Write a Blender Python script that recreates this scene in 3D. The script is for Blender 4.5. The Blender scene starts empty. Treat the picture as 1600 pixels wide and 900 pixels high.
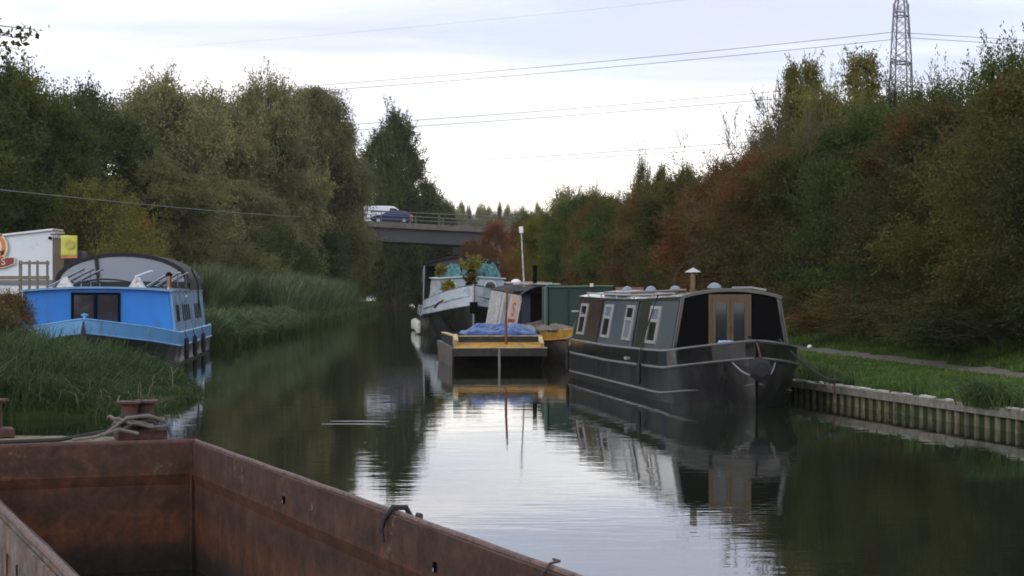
import bpy, math, random, bisect
import numpy as np
from mathutils import Vector, Matrix

R = math.radians
sc = bpy.context.scene
COL = bpy.context.collection
CH, HY, F = 1.75, 455.0, 3000.0          # eye height above the water, horizon row, focal length in photo pixels
random.seed(7)

def W(px, py, d):
    return Vector(((px - 800) / F * d, d, CH - (py - HY) / F * d))
def X(px, d):
    return (px - 800) / F * d
def Z(py, d):
    return CH - (py - HY) / F * d
def lerp(a, b, t):
    return a + (b - a) * t

# ------------------------------------------------------------------ materials
def nodes_of(name):
    m = bpy.data.materials.new(name); m.use_nodes = True
    nt = m.node_tree; bs = nt.nodes['Principled BSDF']
    return m, nt, bs
def ramp(nt, fac, stops, interp='LINEAR'):
    r = nt.nodes.new('ShaderNodeValToRGB'); r.color_ramp.interpolation = interp
    els = r.color_ramp.elements
    while len(els) > 1: els.remove(els[-1])
    els[0].position = stops[0][0]; els[0].color = (*stops[0][1], 1)
    for p, c in stops[1:]:
        e = els.new(p); e.color = (*c, 1)
    nt.links.new(fac, r.inputs[0]); return r.outputs[0]
def noise(nt, scale, detail=4, rough=.55, coord='Object', stretch=None, dist=0):
    n = nt.nodes.new('ShaderNodeTexNoise'); n.inputs['Scale'].default_value = scale
    n.inputs['Detail'].default_value = detail; n.inputs['Roughness'].default_value = rough
    n.inputs['Distortion'].default_value = dist
    if coord == 'World':
        g = nt.nodes.new('ShaderNodeNewGeometry'); out = g.outputs['Position']
    else:
        g = nt.nodes.new('ShaderNodeTexCoord'); out = g.outputs[coord]
    if stretch:
        mp = nt.nodes.new('ShaderNodeMapping'); mp.inputs['Scale'].default_value = stretch
        nt.links.new(out, mp.inputs[0]); out = mp.outputs[0]
    nt.links.new(out, n.inputs['Vector']); return n.outputs['Fac']
def mixc(nt, fac, a, b, mode='MIX'):
    m = nt.nodes.new('ShaderNodeMix'); m.data_type = 'RGBA'; m.blend_type = mode
    for k, v in ((0, fac), (6, a), (7, b)):
        if isinstance(v, (int, float)): m.inputs[k].default_value = v
        elif isinstance(v, tuple): m.inputs[k].default_value = (*v, 1)
        else: nt.links.new(v, m.inputs[k])
    return m.outputs[2]
def bump(nt, bs, h, strength=.3, dist=.01):
    b = nt.nodes.new('ShaderNodeBump'); b.inputs['Strength'].default_value = strength
    b.inputs['Distance'].default_value = dist
    nt.links.new(h, b.inputs['Height']); nt.links.new(b.outputs[0], bs.inputs['Normal'])
def mat(name, c, rough=.6, metal=0, var=.3, scale=3, dirt=None, dirt_amt=.35, bmp=.15, spec=.5, stretch=None):
    m, nt, bs = nodes_of(name)
    n = noise(nt, scale, 6, .65, stretch=stretch)
    lo = tuple(v * (1 - var) for v in c); hi = tuple(min(1, v * (1 + var)) for v in c)
    col = ramp(nt, n, [(.3, lo), (.7, hi)])
    if dirt:
        n2 = noise(nt, scale * 2.3, 8, .7, stretch=stretch)
        f = ramp(nt, n2, [(.62 - dirt_amt * .4, (0, 0, 0)), (.72 - dirt_amt * .2, (1, 1, 1))])
        col = mixc(nt, f, col, dirt)
    nt.links.new(col, bs.inputs['Base Color'])
    rr = ramp(nt, n, [(.3, (max(0, rough - .08),) * 3), (.7, (min(1, rough + .1),) * 3)])
    nt.links.new(rr, bs.inputs['Roughness'])
    bs.inputs['Metallic'].default_value = metal
    bs.inputs['Specular IOR Level'].default_value = spec
    if bmp: bump(nt, bs, noise(nt, scale * 12, 3), bmp, .01)
    return m
def glass_mat(name, c, alpha=.0, rough=.05):
    m, nt, bs = nodes_of(name)
    bs.inputs['Base Color'].default_value = (*c, 1); bs.inputs['Roughness'].default_value = rough
    if alpha:
        bs.inputs['Alpha'].default_value = 1 - alpha
    bs.inputs['Specular IOR Level'].default_value = .8
    return m
def leaf_mat(name, a, b, autumn=None, amt=.0, pscale=.35):
    m, nt, bs = nodes_of(name)
    g = nt.nodes.new('ShaderNodeNewGeometry')
    col = ramp(nt, g.outputs['Random Per Island'], [(0, a), (.55, tuple((p + q) / 2 for p, q in zip(a, b))), (1, b)])
    big = noise(nt, pscale * 1.7, 4, .6, coord='World')
    tint = ramp(nt, big, [(.34, (.58, .64, .62)), (.5, (1, 1, 1)), (.66, (1.42, 1.34, 1.14))])
    col = mixc(nt, 1.0, col, tint, 'MULTIPLY')
    if autumn:
        p = noise(nt, pscale, 4, .6, coord='World')
        f = ramp(nt, p, [(.66 - amt, (0, 0, 0)), (.80 - amt, (1, 1, 1))])
        rnd = nt.nodes.new('ShaderNodeMath'); rnd.operation = 'MULTIPLY'
        ff = ramp(nt, g.outputs['Random Per Island'], [(.1, (.35,) * 3), (.6, (1,) * 3)])
        nt.links.new(f, rnd.inputs[0]); nt.links.new(ff, rnd.inputs[1])
        col = mixc(nt, rnd.outputs[0], col, autumn)
    nt.links.new(col, bs.inputs['Base Color'])
    bs.inputs['Roughness'].default_value = .65; bs.inputs['Specular IOR Level'].default_value = .15
    tr = nt.nodes.new('ShaderNodeBsdfTranslucent'); nt.links.new(col, tr.inputs['Color'])      # thin leaves let light through
    ms = nt.nodes.new('ShaderNodeMixShader'); ms.inputs[0].default_value = .32
    nt.links.new(bs.outputs[0], ms.inputs[1]); nt.links.new(tr.outputs[0], ms.inputs[2]); nt.links.new(ms.outputs[0], nt.nodes['Material Output'].inputs['Surface'])
    return m

# ------------------------------------------------------------------ mesh building
class MB:
    def __init__(s): s.v = []; s.f = []
    def add(s, vs, fs):
        o = len(s.v); s.v += [tuple(v) for v in vs]; s.f += [tuple(i + o for i in f) for f in fs]
    def hexa(s, p):
        s.add(p, [(0, 3, 2, 1), (4, 5, 6, 7), (0, 1, 5, 4), (1, 2, 6, 5), (2, 3, 7, 6), (3, 0, 4, 7)]); return s
    def box(s, c, size, rz=0, rx=0, ry=0):
        x, y, z = (k / 2 for k in size)
        M = Matrix.Translation(c) @ Matrix.Rotation(rz, 4, 'Z') @ Matrix.Rotation(ry, 4, 'Y') @ Matrix.Rotation(rx, 4, 'X')
        return s.hexa([M @ Vector(q) for q in ((-x, -y, -z), (x, -y, -z), (x, y, -z), (-x, y, -z), (-x, -y, z), (x, -y, z), (x, y, z), (-x, y, z))])
    def tube(s, pts, r, n=6, cap=True):
        pts = [Vector(p) for p in pts]; rs = r if isinstance(r, (list, tuple)) else [r] * len(pts)
        vs = []; prev = None
        for i, p in enumerate(pts):
            t = (pts[min(i + 1, len(pts) - 1)] - pts[max(i - 1, 0)])
            if t.length < 1e-9: t = Vector((0, 0, 1))
            t.normalize()
            up = prev if prev is not None else (Vector((0, 0, 1)) if abs(t.z) < .9 else Vector((1, 0, 0)))
            a = t.cross(up)
            if a.length < 1e-6: a = t.cross(Vector((1, .3, .2)))
            a.normalize(); b = a.cross(t).normalized(); prev = b
            for k in range(n):
                th = 2 * math.pi * k / n
                vs.append(p + (a * math.cos(th) + b * math.sin(th)) * rs[i])
        fs = []
        for i in range(len(pts) - 1):
            for k in range(n):
                k2 = (k + 1) % n
                fs.append((i * n + k, i * n + k2, (i + 1) * n + k2, (i + 1) * n + k))
        if cap:
            fs.append(tuple(range(n))[::-1]); fs.append(tuple((len(pts) - 1) * n + k for k in range(n)))
        s.add(vs, fs); return s
    def lathe(s, c, prof, n=16, axis='Z'):
        c = Vector(c); vs = []
        for r, h in prof:
            for k in range(n):
                th = 2 * math.pi * k / n; a, b = r * math.cos(th), r * math.sin(th)
                vs.append(c + Vector({'Z': (a, b, h), 'Y': (a, h, b), 'X': (h, a, b)}[axis]))
        fs = [(i * n + k, i * n + (k + 1) % n, (i + 1) * n + (k + 1) % n, (i + 1) * n + k) for i in range(len(prof) - 1) for k in range(n)]
        fs.append(tuple(range(n))[::-1]); fs.append(tuple((len(prof) - 1) * n + k for k in range(n)))
        s.add(vs, fs); return s
    def loft(s, rings, close=False, caps=True):
        n = len(rings[0]); vs = [p for r in rings for p in r]; fs = []
        for i in range(len(rings) - 1):
            for k in range(n if close else n - 1):
                k2 = (k + 1) % n
                fs.append((i * n + k, i * n + k2, (i + 1) * n + k2, (i + 1) * n + k))
        if caps and n > 2:
            fs.append(tuple(range(n))[::-1]); fs.append(tuple((len(rings) - 1) * n + k for k in range(n)))
        s.add(vs, fs); return s
    def prism(s, poly, a, b, axis='Y'):
        mk = {'Y': lambda p, t: (p[0], t, p[1]), 'X': lambda p, t: (t, p[0], p[1]), 'Z': lambda p, t: (p[0], p[1], t)}[axis]
        return s.loft([[mk(p, a) for p in poly], [mk(p, b) for p in poly]], close=True)
    def build(s, name, m, parent=None, smooth=False, bev=0):
        me = bpy.data.meshes.new(name); me.from_pydata(s.v, [], s.f); me.validate(); me.update()
        import bmesh
        bm = bmesh.new(); bm.from_mesh(me); bmesh.ops.recalc_face_normals(bm, faces=bm.faces); bm.to_mesh(me); bm.free()
        if smooth:
            me.polygons.foreach_set('use_smooth', [True] * len(me.polygons)); me.set_sharp_from_angle(angle=R(38))
        o = bpy.data.objects.new(name, me); COL.objects.link(o); me.materials.append(m)
        if parent: o.parent = parent
        if bev:
            md = o.modifiers.new('bevel', 'BEVEL'); md.width = bev; md.segments = 2; md.limit_method = 'ANGLE'
        return o

def tag(o, label=None, cat=None, group=None, kind=None):
    if label: o['label'] = label
    if cat: o['category'] = cat
    if group: o['group'] = group
    if kind: o['kind'] = kind
    return o
def empty(name, loc, rz=0, label=None, cat=None, group=None):
    o = bpy.data.objects.new(name, None); COL.objects.link(o); o.location = loc; o.rotation_euler = (0, 0, rz)
    return tag(o, label, cat, group)
def copy_tree(o, parent=None):
    c = o.copy(); COL.objects.link(c); c.parent = parent
    for ch in list(o.children): copy_tree(ch, c)
    return c
def text(body, size, M, m, parent, name='lettering', ext=.004, align='CENTER'):
    cu = bpy.data.curves.new(name, 'FONT'); cu.body = body; cu.size = size; cu.extrude = ext
    cu.align_x = align; cu.align_y = 'CENTER'
    t = bpy.data.objects.new('tmp', cu); COL.objects.link(t); bpy.context.view_layer.update()
    me = bpy.data.meshes.new_from_object(t.evaluated_get(bpy.context.evaluated_depsgraph_get()))
    bpy.data.objects.remove(t); me.materials.clear(); me.materials.append(m)
    o = bpy.data.objects.new(name, me); COL.objects.link(o); o.parent = parent; o.matrix_local = M
    return o

# palette
M = {}
M['black'] = mat('black_gloss_paint', (.012, .012, .013), .16, var=.3, bmp=.03, spec=.6, dirt=(.03, .03, .028), dirt_amt=.1)
M['black_hull'] = mat('blacked_hull', (.013, .013, .014), .32, var=.4, scale=2, dirt=(.035, .035, .03), dirt_amt=.3, stretch=(1, 1, .35))
M['matt_black'] = mat('matt_black', (.004, .004, .005), .8, var=.3, spec=.06)
M['dk_rubber'] = mat('rubber', (.015, .015, .017), .7)
M['grey_side'] = mat('dark_grey_cabin', (.045, .050, .045), .11, var=.15, scale=1.2, bmp=.015, spec=.9)
M['panel_blue'] = mat('pale_blue_grey_panel', (.115, .145, .175), .09, var=.08, scale=1.2, bmp=.015, spec=1.0)
M['panel_maroon'] = mat('maroon_panel', (.075, .052, .048), .10, var=.12, bmp=.015, spec=1.0)
M['white'] = mat('white_paint', (.72, .73, .74), .4, var=.08, dirt=(.4, .38, .34), dirt_amt=.15)
M['offwhite'] = mat('weathered_white', (.52, .52, .52), .55, var=.12, dirt=(.22, .2, .17), dirt_amt=.4)
M['steel'] = mat('galvanised_steel', (.35, .36, .38), .4, .6, var=.15)
M['strake'] = mat('worn_strake', (.10, .10, .10), .35, .2, var=.3)
M['glass'] = glass_mat('dark_window_glass', (.02, .025, .03))
M['glass_pale'] = glass_mat('curtained_glass', (.22, .27, .32), rough=.12)
M['wood_door'] = mat('varnished_wood', (.088, .056, .029), .4, var=.25, scale=4, stretch=(6, 6, .6))
M['wood'] = mat('weathered_timber', (.19, .16, .125), .8, var=.3, scale=5, stretch=(1, 1, .25))
M['brass'] = mat('brass', (.17, .11, .055), .35, .8, var=.15)
M['rope'] = mat('rope', (.15, .135, .115), .9, var=.3, scale=20)
M['rope_dark'] = mat('dark_rope', (.03, .03, .032), .9, var=.3, scale=20)
M['rope_blue'] = mat('blue_white_cloth', (.33, .42, .62), .8, var=.4, scale=20)
M['blue'] = mat('bright_blue_paint', (.018, .185, .56), .4, var=.12, scale=1, bmp=.05, dirt=(.04, .15, .36), dirt_amt=.2, stretch=(1, 1, .3))
M['light_blue'] = mat('pale_blue_paint', (.12, .32, .60), .35, var=.1, scale=1, bmp=.04, dirt=(.10, .2, .3), dirt_amt=.25, stretch=(1, 1, .3))
M['side_blue'] = mat('blue_side_sheen', (.16, .30, .47), .28, var=.1, scale=1.3, bmp=.03)  # sky reflected by the cabin side is put into this paler blue
M['canvas'] = mat('dark_canvas', (.018, .019, .023), .8, var=.3)
M['vinyl'] = glass_mat('clear_vinyl', (.40, .44, .50), alpha=.5, rough=.15)
M['solar'] = mat('solar_cell', (.012, .014, .03), .15, var=.3)
M['alu'] = mat('aluminium', (.5, .5, .52), .35, .8, var=.15)
M['orange_rust'] = mat('rusty_pole', (.21, .085, .04), .8, var=.4, scale=14, dirt=(.10, .035, .02), dirt_amt=.5)
M['yellow'] = mat('ochre_yellow_paint', (.46, .25, .035), .55, var=.25, scale=3, dirt=(.2, .12, .04), dirt_amt=.3)
M['pale_yellow'] = mat('pale_yellow_paint', (.50, .40, .20), .6, var=.2, dirt=(.28, .2, .1), dirt_amt=.4)
M['punt'] = mat('dark_steel_hull', (.016, .016, .017), .5, var=.35, dirt=(.05, .042, .035), dirt_amt=.3)
M['punt_side'] = mat('grey_brown_hull', (.15, .13, .115), .55, var=.3, dirt=(.07, .055, .045), dirt_amt=.4)
M['tarp_blue'] = mat('blue_tarpaulin', (.014, .075, .25), .42, var=.35, scale=4)
M['teal'] = mat('teal_tarpaulin', (.035, .14, .15), .5, var=.5, scale=3, dirt=(.12, .33, .34), dirt_amt=.35)
M['green_canvas'] = mat('dark_green_canvas', (.010, .040, .031), .6, var=.2, scale=1.5)
M['green_edge'] = mat('lit_edge_tiller_green', (.07, .13, .095), .65, var=.2)  # tiller green, also the painted-in light along the cover's edge
M['barge_grey'] = mat('pale_grey_blue_paint', (.46, .52, .58), .4, var=.12, scale=1.2, dirt=(.22, .25, .27), dirt_amt=.25)
M['barge_cabin'] = mat('grey_cabin_paint', (.33, .39, .46), .45, var=.12, dirt=(.2, .22, .23), dirt_amt=.2)
M['wheelhouse'] = mat('dark_wheelhouse', (.020, .019, .021), .7, var=.25, spec=.2)
M['wheel_panel'] = mat('slate_panel', (.10, .11, .14), .35, var=.15)
M['fender_white'] = mat('white_fender', (.62, .62, .56), .45, var=.12, dirt=(.3, .3, .2), dirt_amt=.25)
M['dark_red'] = mat('dark_red_paint', (.22, .035, .035), .5, var=.2)
M['pink'] = mat('peach_paint', (.48, .33, .26), .55, var=.15)
M['cream'] = mat('cream_paint', (.66, .58, .42), .5, var=.1)
M['orange'] = mat('orange_paint', (.62, .19, .07), .5, var=.12)
M['sign_yellow'] = mat('acid_yellow_banner', (.55, .55, .10), .6, var=.12)
M['shed_white'] = mat('painted_white_wall', (.64, .70, .76), .6, var=.05, scale=.8, dirt=(.45, .48, .5), dirt_amt=.08)
M['shed_grey'] = mat('grey_plinth', (.16, .165, .18), .7, var=.2)
M['brick'] = mat('buff_brick', (.28, .19, .10), .9, var=.3)
M['dark_block'] = mat('dark_metal_cladding', (.035, .038, .045), .6, var=.2)
M['girder'] = mat('dark_girder', (.05, .055, .065), .6, var=.2, scale=.6)
M['fascia'] = mat('bridge_fascia', (.13, .115, .105), .8, var=.25, scale=.8, dirt=(.07, .06, .055), dirt_amt=.3)
M['concrete'] = mat('concrete', (.22, .215, .20), .9, var=.2, scale=1)
M['rail'] = mat('parapet_rail', (.13, .13, .12), .5, .3, var=.2)
M['asphalt'] = mat('asphalt', (.05, .05, .052), .9, var=.2)
M['van_white'] = mat('van_white', (.70, .74, .80), .25, var=.05, bmp=0)
M['car_blue'] = mat('car_blue', (.016, .035, .095), .2, var=.1, bmp=0)
M['tyre'] = mat('tyre', (.015, .015, .016), .8)
M['pylon'] = mat('pylon_steel', (.17, .17, .20), .6, .3, var=.15)
M['wire'] = mat('conductor', (.11, .115, .13), .6, .3, var=.1, bmp=0)
M['cable_teal'] = mat('green_sheathed_cable', (.08, .12, .11), .6, var=.1, bmp=0)
M['bark'] = mat('bark', (.07, .058, .045), .9, var=.35, scale=6)
M['bark_grey'] = mat('grey_bark', (.075, .062, .052), .9, var=.3, scale=6)
M['white_plastic'] = mat('white_plastic', (.75, .78, .82), .35, var=.05)

# emission only where the photo shows a lit lamp
m, nt, bs = nodes_of('headlight_on'); bs.inputs['Base Color'].default_value = (.8, .8, .75, 1)
bs.inputs['Emission Color'].default_value = (1, .93, .82, 1); bs.inputs['Emission Strength'].default_value = 6; M['lamp_on'] = m
m, nt, bs = nodes_of('tail_light_on'); bs.inputs['Base Color'].default_value = (.5, .03, .04, 1)
bs.inputs['Emission Color'].default_value = (1, .08, .12, 1); bs.inputs['Emission Strength'].default_value = .5; M['tail'] = m

def rust_mat(name, pale=False):
    m, nt, bs = nodes_of(name)
    base = noise(nt, 2.2, 8, .7, stretch=(1, 1, 2.2))
    fine = noise(nt, 22, 6, .7)
    streak = noise(nt, 9, 6, .65, stretch=(1, 1, .12))
    if pale:
        col = ramp(nt, base, [(.3, (.11, .09, .08)), (.5, (.17, .15, .135)), (.7, (.22, .20, .18))])
        f = ramp(nt, streak, [(.52, (0, 0, 0)), (.66, (1, 1, 1))]); col = mixc(nt, f, col, (.20, .085, .035))
    else:
        col = ramp(nt, base, [(.28, (.030, .019, .014)), (.45, (.060, .031, .021)), (.58, (.080, .040, .025)), (.70, (.105, .058, .036))])
        # horizontal tide lines of orange rust, at heights above the water
        tc = nt.nodes.new('ShaderNodeTexCoord'); sp = nt.nodes.new('ShaderNodeSeparateXYZ'); nt.links.new(tc.outputs['Object'], sp.inputs[0])
        ad = nt.nodes.new('ShaderNodeMath'); ad.operation = 'MULTIPLY_ADD'; ad.inputs[1].default_value = .16
        nt.links.new(noise(nt, 3, 5, .6, stretch=(1, 1, .5)), ad.inputs[0]); nt.links.new(sp.outputs[2], ad.inputs[2])
        B = (0, 0, 0); 
        band = ramp(nt, ad.outputs[0], [(.0, B), (.20, (.05,) * 3), (.27, (.55,) * 3), (.36, (1,) * 3), (.42, (.75,) * 3), (.48, (.08,) * 3), (.58, (.0,) * 3), (.645, (.75,) * 3), (.69, (.5,) * 3), (.72, B), (1, B)])
        mul = nt.nodes.new('ShaderNodeMath'); mul.operation = 'MULTIPLY'
        nt.links.new(band, mul.inputs[0]); nt.links.new(ramp(nt, streak, [(.34, (.15,) * 3), (.62, (1,) * 3)]), mul.inputs[1])
        col = mixc(nt, mul.outputs[0], col, (.15, .055, .021))
        low = ramp(nt, ad.outputs[0], [(.16, (1,) * 3), (.27, B)])
        col = mixc(nt, low, col, (.022, .019, .016))
        # flaking pale spots under the rim
        top = ramp(nt, ad.outputs[0], [(.62, B), (.70, (1,) * 3)])
        fl = ramp(nt, noise(nt, 16, 8, .75), [(.55, B), (.62, (1,) * 3)])
        patch = ramp(nt, noise(nt, 1.6, 3), [(.5, B), (.62, (1,) * 3)])
        a = nt.nodes.new('ShaderNodeMath'); a.operation = 'MULTIPLY'; nt.links.new(top, a.inputs[0]); nt.links.new(fl, a.inputs[1])
        b = nt.nodes.new('ShaderNodeMath'); b.operation = 'MULTIPLY'; nt.links.new(a.outputs[0], b.inputs[0]); nt.links.new(patch, b.inputs[1])
        col = mixc(nt, b.outputs[0], col, (.16, .15, .13))
    mid = noise(nt, 6.5, 10, .75, dist=.6)
    col = mixc(nt, 1.0, col, ramp(nt, mid, [(.34, (.52, .54, .56)), (.5, (.98, .98, .98)), (.64, (1.5, 1.4, 1.28))]), 'MULTIPLY')
    col = mixc(nt, ramp(nt, fine, [(.35, (.0,) * 3), (.7, (.45,) * 3)]), col, (.05, .03, .025))
    col = mixc(nt, ramp(nt, noise(nt, 40, 6, .8), [(.60, (0, 0, 0)), (.70, (.5,) * 3)]), col, (.15, .12, .10))
    nt.links.new(col, bs.inputs['Base Color']); bs.inputs['Roughness'].default_value = .82
    bs.inputs['Specular IOR Level'].default_value = .3
    bump(nt, bs, fine, .5, .006); return m
M['rust'] = rust_mat('rusted_plate'); M['rust_pale'] = rust_mat('worn_grey_plate', True)
M['rim'] = mat('worn_rim', (.15, .095, .08), .6, var=.35, scale=9, dirt=(.06, .03, .025), dirt_amt=.5, bmp=.3)
M['rust_red'] = mat('red_oxide_steel', (.080, .034, .027), .75, var=.4, scale=9, dirt=(.04, .02, .016), dirt_amt=.4, bmp=.4)
M['mossy'] = mat('mossy_deck', (.21, .18, .10), .9, var=.35, scale=6, dirt=(.07, .055, .04), dirt_amt=.4, bmp=.5)

# ------------------------------------------------------------------ world, light, camera
w = bpy.data.worlds.new('World'); sc.world = w; w.use_nodes = True
nt = w.node_tree; bg = nt.nodes['Background']
sky = nt.nodes.new('ShaderNodeTexSky'); sky.sky_type = 'NISHITA'; sky.sun_disc = False
SUN_EL, SUN_AZ = R(24), R(215)           # azimuth clockwise from +Y: behind the camera, to its left
sky.sun_elevation = SUN_EL; sky.sun_rotation = SUN_AZ
tc = nt.nodes.new('ShaderNodeTexCoord')
mp = nt.nodes.new('ShaderNodeMapping'); mp.inputs['Scale'].default_value = (2.2, 2.2, 17); mp.inputs['Rotation'].default_value = (0, R(-3), 0)
mp.inputs['Location'].default_value = (3.1, .7, .35)
nt.links.new(tc.outputs['Generated'], mp.inputs[0])
n1 = nt.nodes.new('ShaderNodeTexNoise'); n1.inputs['Scale'].default_value = 1.3; n1.inputs['Detail'].default_value = 6; n1.inputs['Roughness'].default_value = .52
n1.inputs['Distortion'].default_value = .35
nt.links.new(mp.outputs[0], n1.inputs['Vector'])
sep = nt.nodes.new('ShaderNodeSeparateXYZ'); nt.links.new(tc.outputs['Generated'], sep.inputs[0])
cl = ramp(nt, n1.outputs['Fac'], [(.36, (7.3, 7.8, 9.0)), (.45, (8.7, 9.1, 10.2)), (.52, (10.9, 10.8, 11.0)), (.62, (15.5, 14.5, 13.6))])
mp2 = nt.nodes.new('ShaderNodeMapping'); mp2.inputs['Scale'].default_value = (2.5, 2.5, 9); mp2.inputs['Location'].default_value = (7, 2, 1)
nt.links.new(tc.outputs['Generated'], mp2.inputs[0])
n2 = nt.nodes.new('ShaderNodeTexNoise'); n2.inputs['Scale'].default_value = 1.6; nt.links.new(mp2.outputs[0], n2.inputs['Vector'])
tint = ramp(nt, n2.outputs['Fac'], [(.42, (.97, 1, 1.03)), (.62, (1.03, .985, 1.0))])
cl = mixc(nt, 1.0, cl, tint, 'MULTIPLY')
# brighter low band towards the horizon, duller overhead
low = ramp(nt, sep.outputs[2], [(0, (1.14, 1.07, .98)), (.07, (1.06, 1.03, .99)), (.13, (.93, .94, .97)), (.3, (.80, .82, .86)), (1, (.74, .77, .82))])
cl = mixc(nt, 1.0, cl, low, 'MULTIPLY')
mx = mixc(nt, .93, sky.outputs[0], cl)
nt.links.new(mx, bg.inputs['Color']); bg.inputs['Strength'].default_value = .1

sd = bpy.data.lights.new('sun', 'SUN'); sd.energy = .7; sd.angle = R(25); sd.color = (1, .95, .9)
so = bpy.data.objects.new('sun', sd); COL.objects.link(so)
dirv = Vector((math.sin(SUN_AZ) * math.cos(SUN_EL), math.cos(SUN_AZ) * math.cos(SUN_EL), math.sin(SUN_EL)))
so.rotation_euler = dirv.to_track_quat('Z', 'Y').to_euler(); so.location = dirv * 50

cd = bpy.data.cameras.new('camera'); cam = bpy.data.objects.new('camera', cd); COL.objects.link(cam); sc.camera = cam
cd.sensor_width = 36; cd.lens = 67.5; cd.clip_start = .1; cd.clip_end = 8000
cam.location = (0, 0, CH); cam.rotation_euler = (R(90) + math.atan(5 / F), 0, 0)
sc.render.engine = 'CYCLES'
sc.view_settings.view_transform = 'Standard'; sc.view_settings.look = 'None'; sc.view_settings.exposure = .28
sc.cycles.use_denoising = True; sc.cycles.max_bounces = 5; sc.cycles.transparent_max_bounces = 8
sc.cycles.diffuse_bounces = 2; sc.cycles.glossy_bounces = 3
sc.cycles.pixel_filter_type = 'BLACKMAN_HARRIS'; sc.cycles.filter_width = 1.75

# thin evening haze: one closed box round the whole scene, the sky outside it
hz = MB().box((0, 400, 30), (9000, 9000, 64)).build('haze', bpy.data.materials.new('haze_air')); tag(hz, kind='stuff')
hm = hz.data.materials[0]; hm.use_nodes = True; hn = hm.node_tree; hn.nodes.remove(hn.nodes['Principled BSDF'])
pv = hn.nodes.new('ShaderNodeVolumePrincipled'); pv.inputs['Color'].default_value = (.97, .94, .90, 1); pv.inputs['Density'].default_value = .00012
hn.links.new(pv.outputs[0], hn.nodes['Material Output'].inputs['Volume'])
sc.cycles.volume_bounces = 0

# ------------------------------------------------------------------ ground and water
LB = [(-50, -30), (22, -30), (24, -18), (25, -10), (25.8, -7.3), (26.4, -5.9), (28, -5.2), (31, -5.2), (33.5, -5.5), (36.5, -6.8), (39.5, -9.5), (41.5, -12.3), (59, -12.5), (60.5, -9.4), (66, -9.2), (81, -9.5), (105, -10.3), (140, -11.5), (200, -14), (350, -30), (700, -80), (4000, -500)]
RB = [(-50, 20.8), (23, 6.4), (29.8, 5.04), (35, 4.02), (39.5, 3.3), (46, 2.9), (56, 2.6), (68, 1.9), (85, .8), (110, -1.8), (200, -7), (350, -20), (700, -68), (4000, -480)]
HL = [(-50, 30), (20, 12), (30, 9.9), (33, 9.3), (50, 7.9), (65, 6.6), (80, 5.5), (100, 4.2), (120, 3), (150, 1), (200, -2.5), (350, -15), (4000, -470)]
def pw(tab, y):
    return float(np.interp(y, [a for a, b in tab], [b for a, b in tab]))
def ground_z(x, y):
    xl, xr = pw(LB, y), pw(RB, y)
    if x < xl:
        o = xl - x; return .10 + min(o, 3) * .10 + max(0, min(o - 3, 12)) * .035
    if x > xr:
        hl = pw(HL, y); o = x - xr
        if x < hl - 1.1: return .29 + .06 * min(1, o)
        return .35 + .5 * min(1, (x - hl + 1.1) / 1.6)
    return -1.2
OFFS = [0, .12, .5, 1, 1.6, 2.2, 2.8, 3.4, 4, 4.6, 5.4, 6.4, 8, 10, 15, 25, 50, 100, 250, 600, 1500, 4000]
def mesh_z(x, y):
    """height of the ground mesh itself: straight between its columns"""
    xl, xr = pw(LB, y), pw(RB, y)
    if xl <= x <= xr: return -.2
    o, sg, b = (xl - x, -1, xl) if x < xl else (x - xr, 1, xr)
    i = min(bisect.bisect_right(OFFS, o) - 1, len(OFFS) - 2); k0, k1 = OFFS[i], OFFS[i + 1]
    z0, z1 = ground_z(b + sg * (k0 + 1e-4), y), ground_z(b + sg * (k1 + 1e-4), y)
    return z0 + (z1 - z0) * (o - k0) / (k1 - k0)
ys = list(np.arange(-20, 20, 2)) + list(np.arange(20, 70, .5)) + list(np.arange(70, 130, 2)) + list(np.arange(130, 360, 6)) + [400, 460, 540, 640, 800, 1000, 1400, 2000, 3000, 4000]
offs = [0, .12, .5, 1, 1.6, 2.2, 2.8, 3.4, 4, 4.6, 5.4, 6.4, 8, 10, 15, 25, 50, 100, 250, 600, 1500, 4000]
gv, gf = [], []
for y in ys:
    xl, xr = pw(LB, y), pw(RB, y)
    xs = [(xl - o, None) for o in reversed(offs)] + [(xl + .15, -1.2), (xr - .02, -1.2)] + [(xr + o, None) for o in offs]
    for i, (x, z) in enumerate(xs):
        if z is None:
            z = ground_z(x + (1e-4 if x >= xr else -1e-4), y)
            if abs(x - xl) > .4 and abs(x - xr) > .4: z += .012 * math.sin(x * 2.1 + y * .7) * math.cos(y * 1.3 - x * .4)
        gv.append((x, y, z))
nx = len(xs)
for j in range(len(ys) - 1):
    for i in range(nx - 1):
        a = j * nx + i; gf.append((a, a + 1, a + nx + 1, a + nx))
m, nt, bs = nodes_of('turf_and_soil')
n = noise(nt, .8, 6, .65, coord='World'); nf = noise(nt, 14, 6, .7, coord='World')
col = ramp(nt, n, [(.3, (.030, .045, .014)), (.5, (.035, .062, .016)), (.7, (.05, .06, .022))])
col = mixc(nt, ramp(nt, nf, [(.4, (0, 0, 0)), (.75, (.7, .7, .7))]), col, (.045, .035, .022))
nt.links.new(col, bs.inputs['Base Color']); bs.inputs['Roughness'].default_value = .95; bs.inputs['Specular IOR Level'].default_value = .1
bump(nt, bs, nf, .6, .03); M['turf'] = m
g = MB(); g.v = gv; g.f = gf
tag(g.build('ground', M['turf']), kind='structure')

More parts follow.
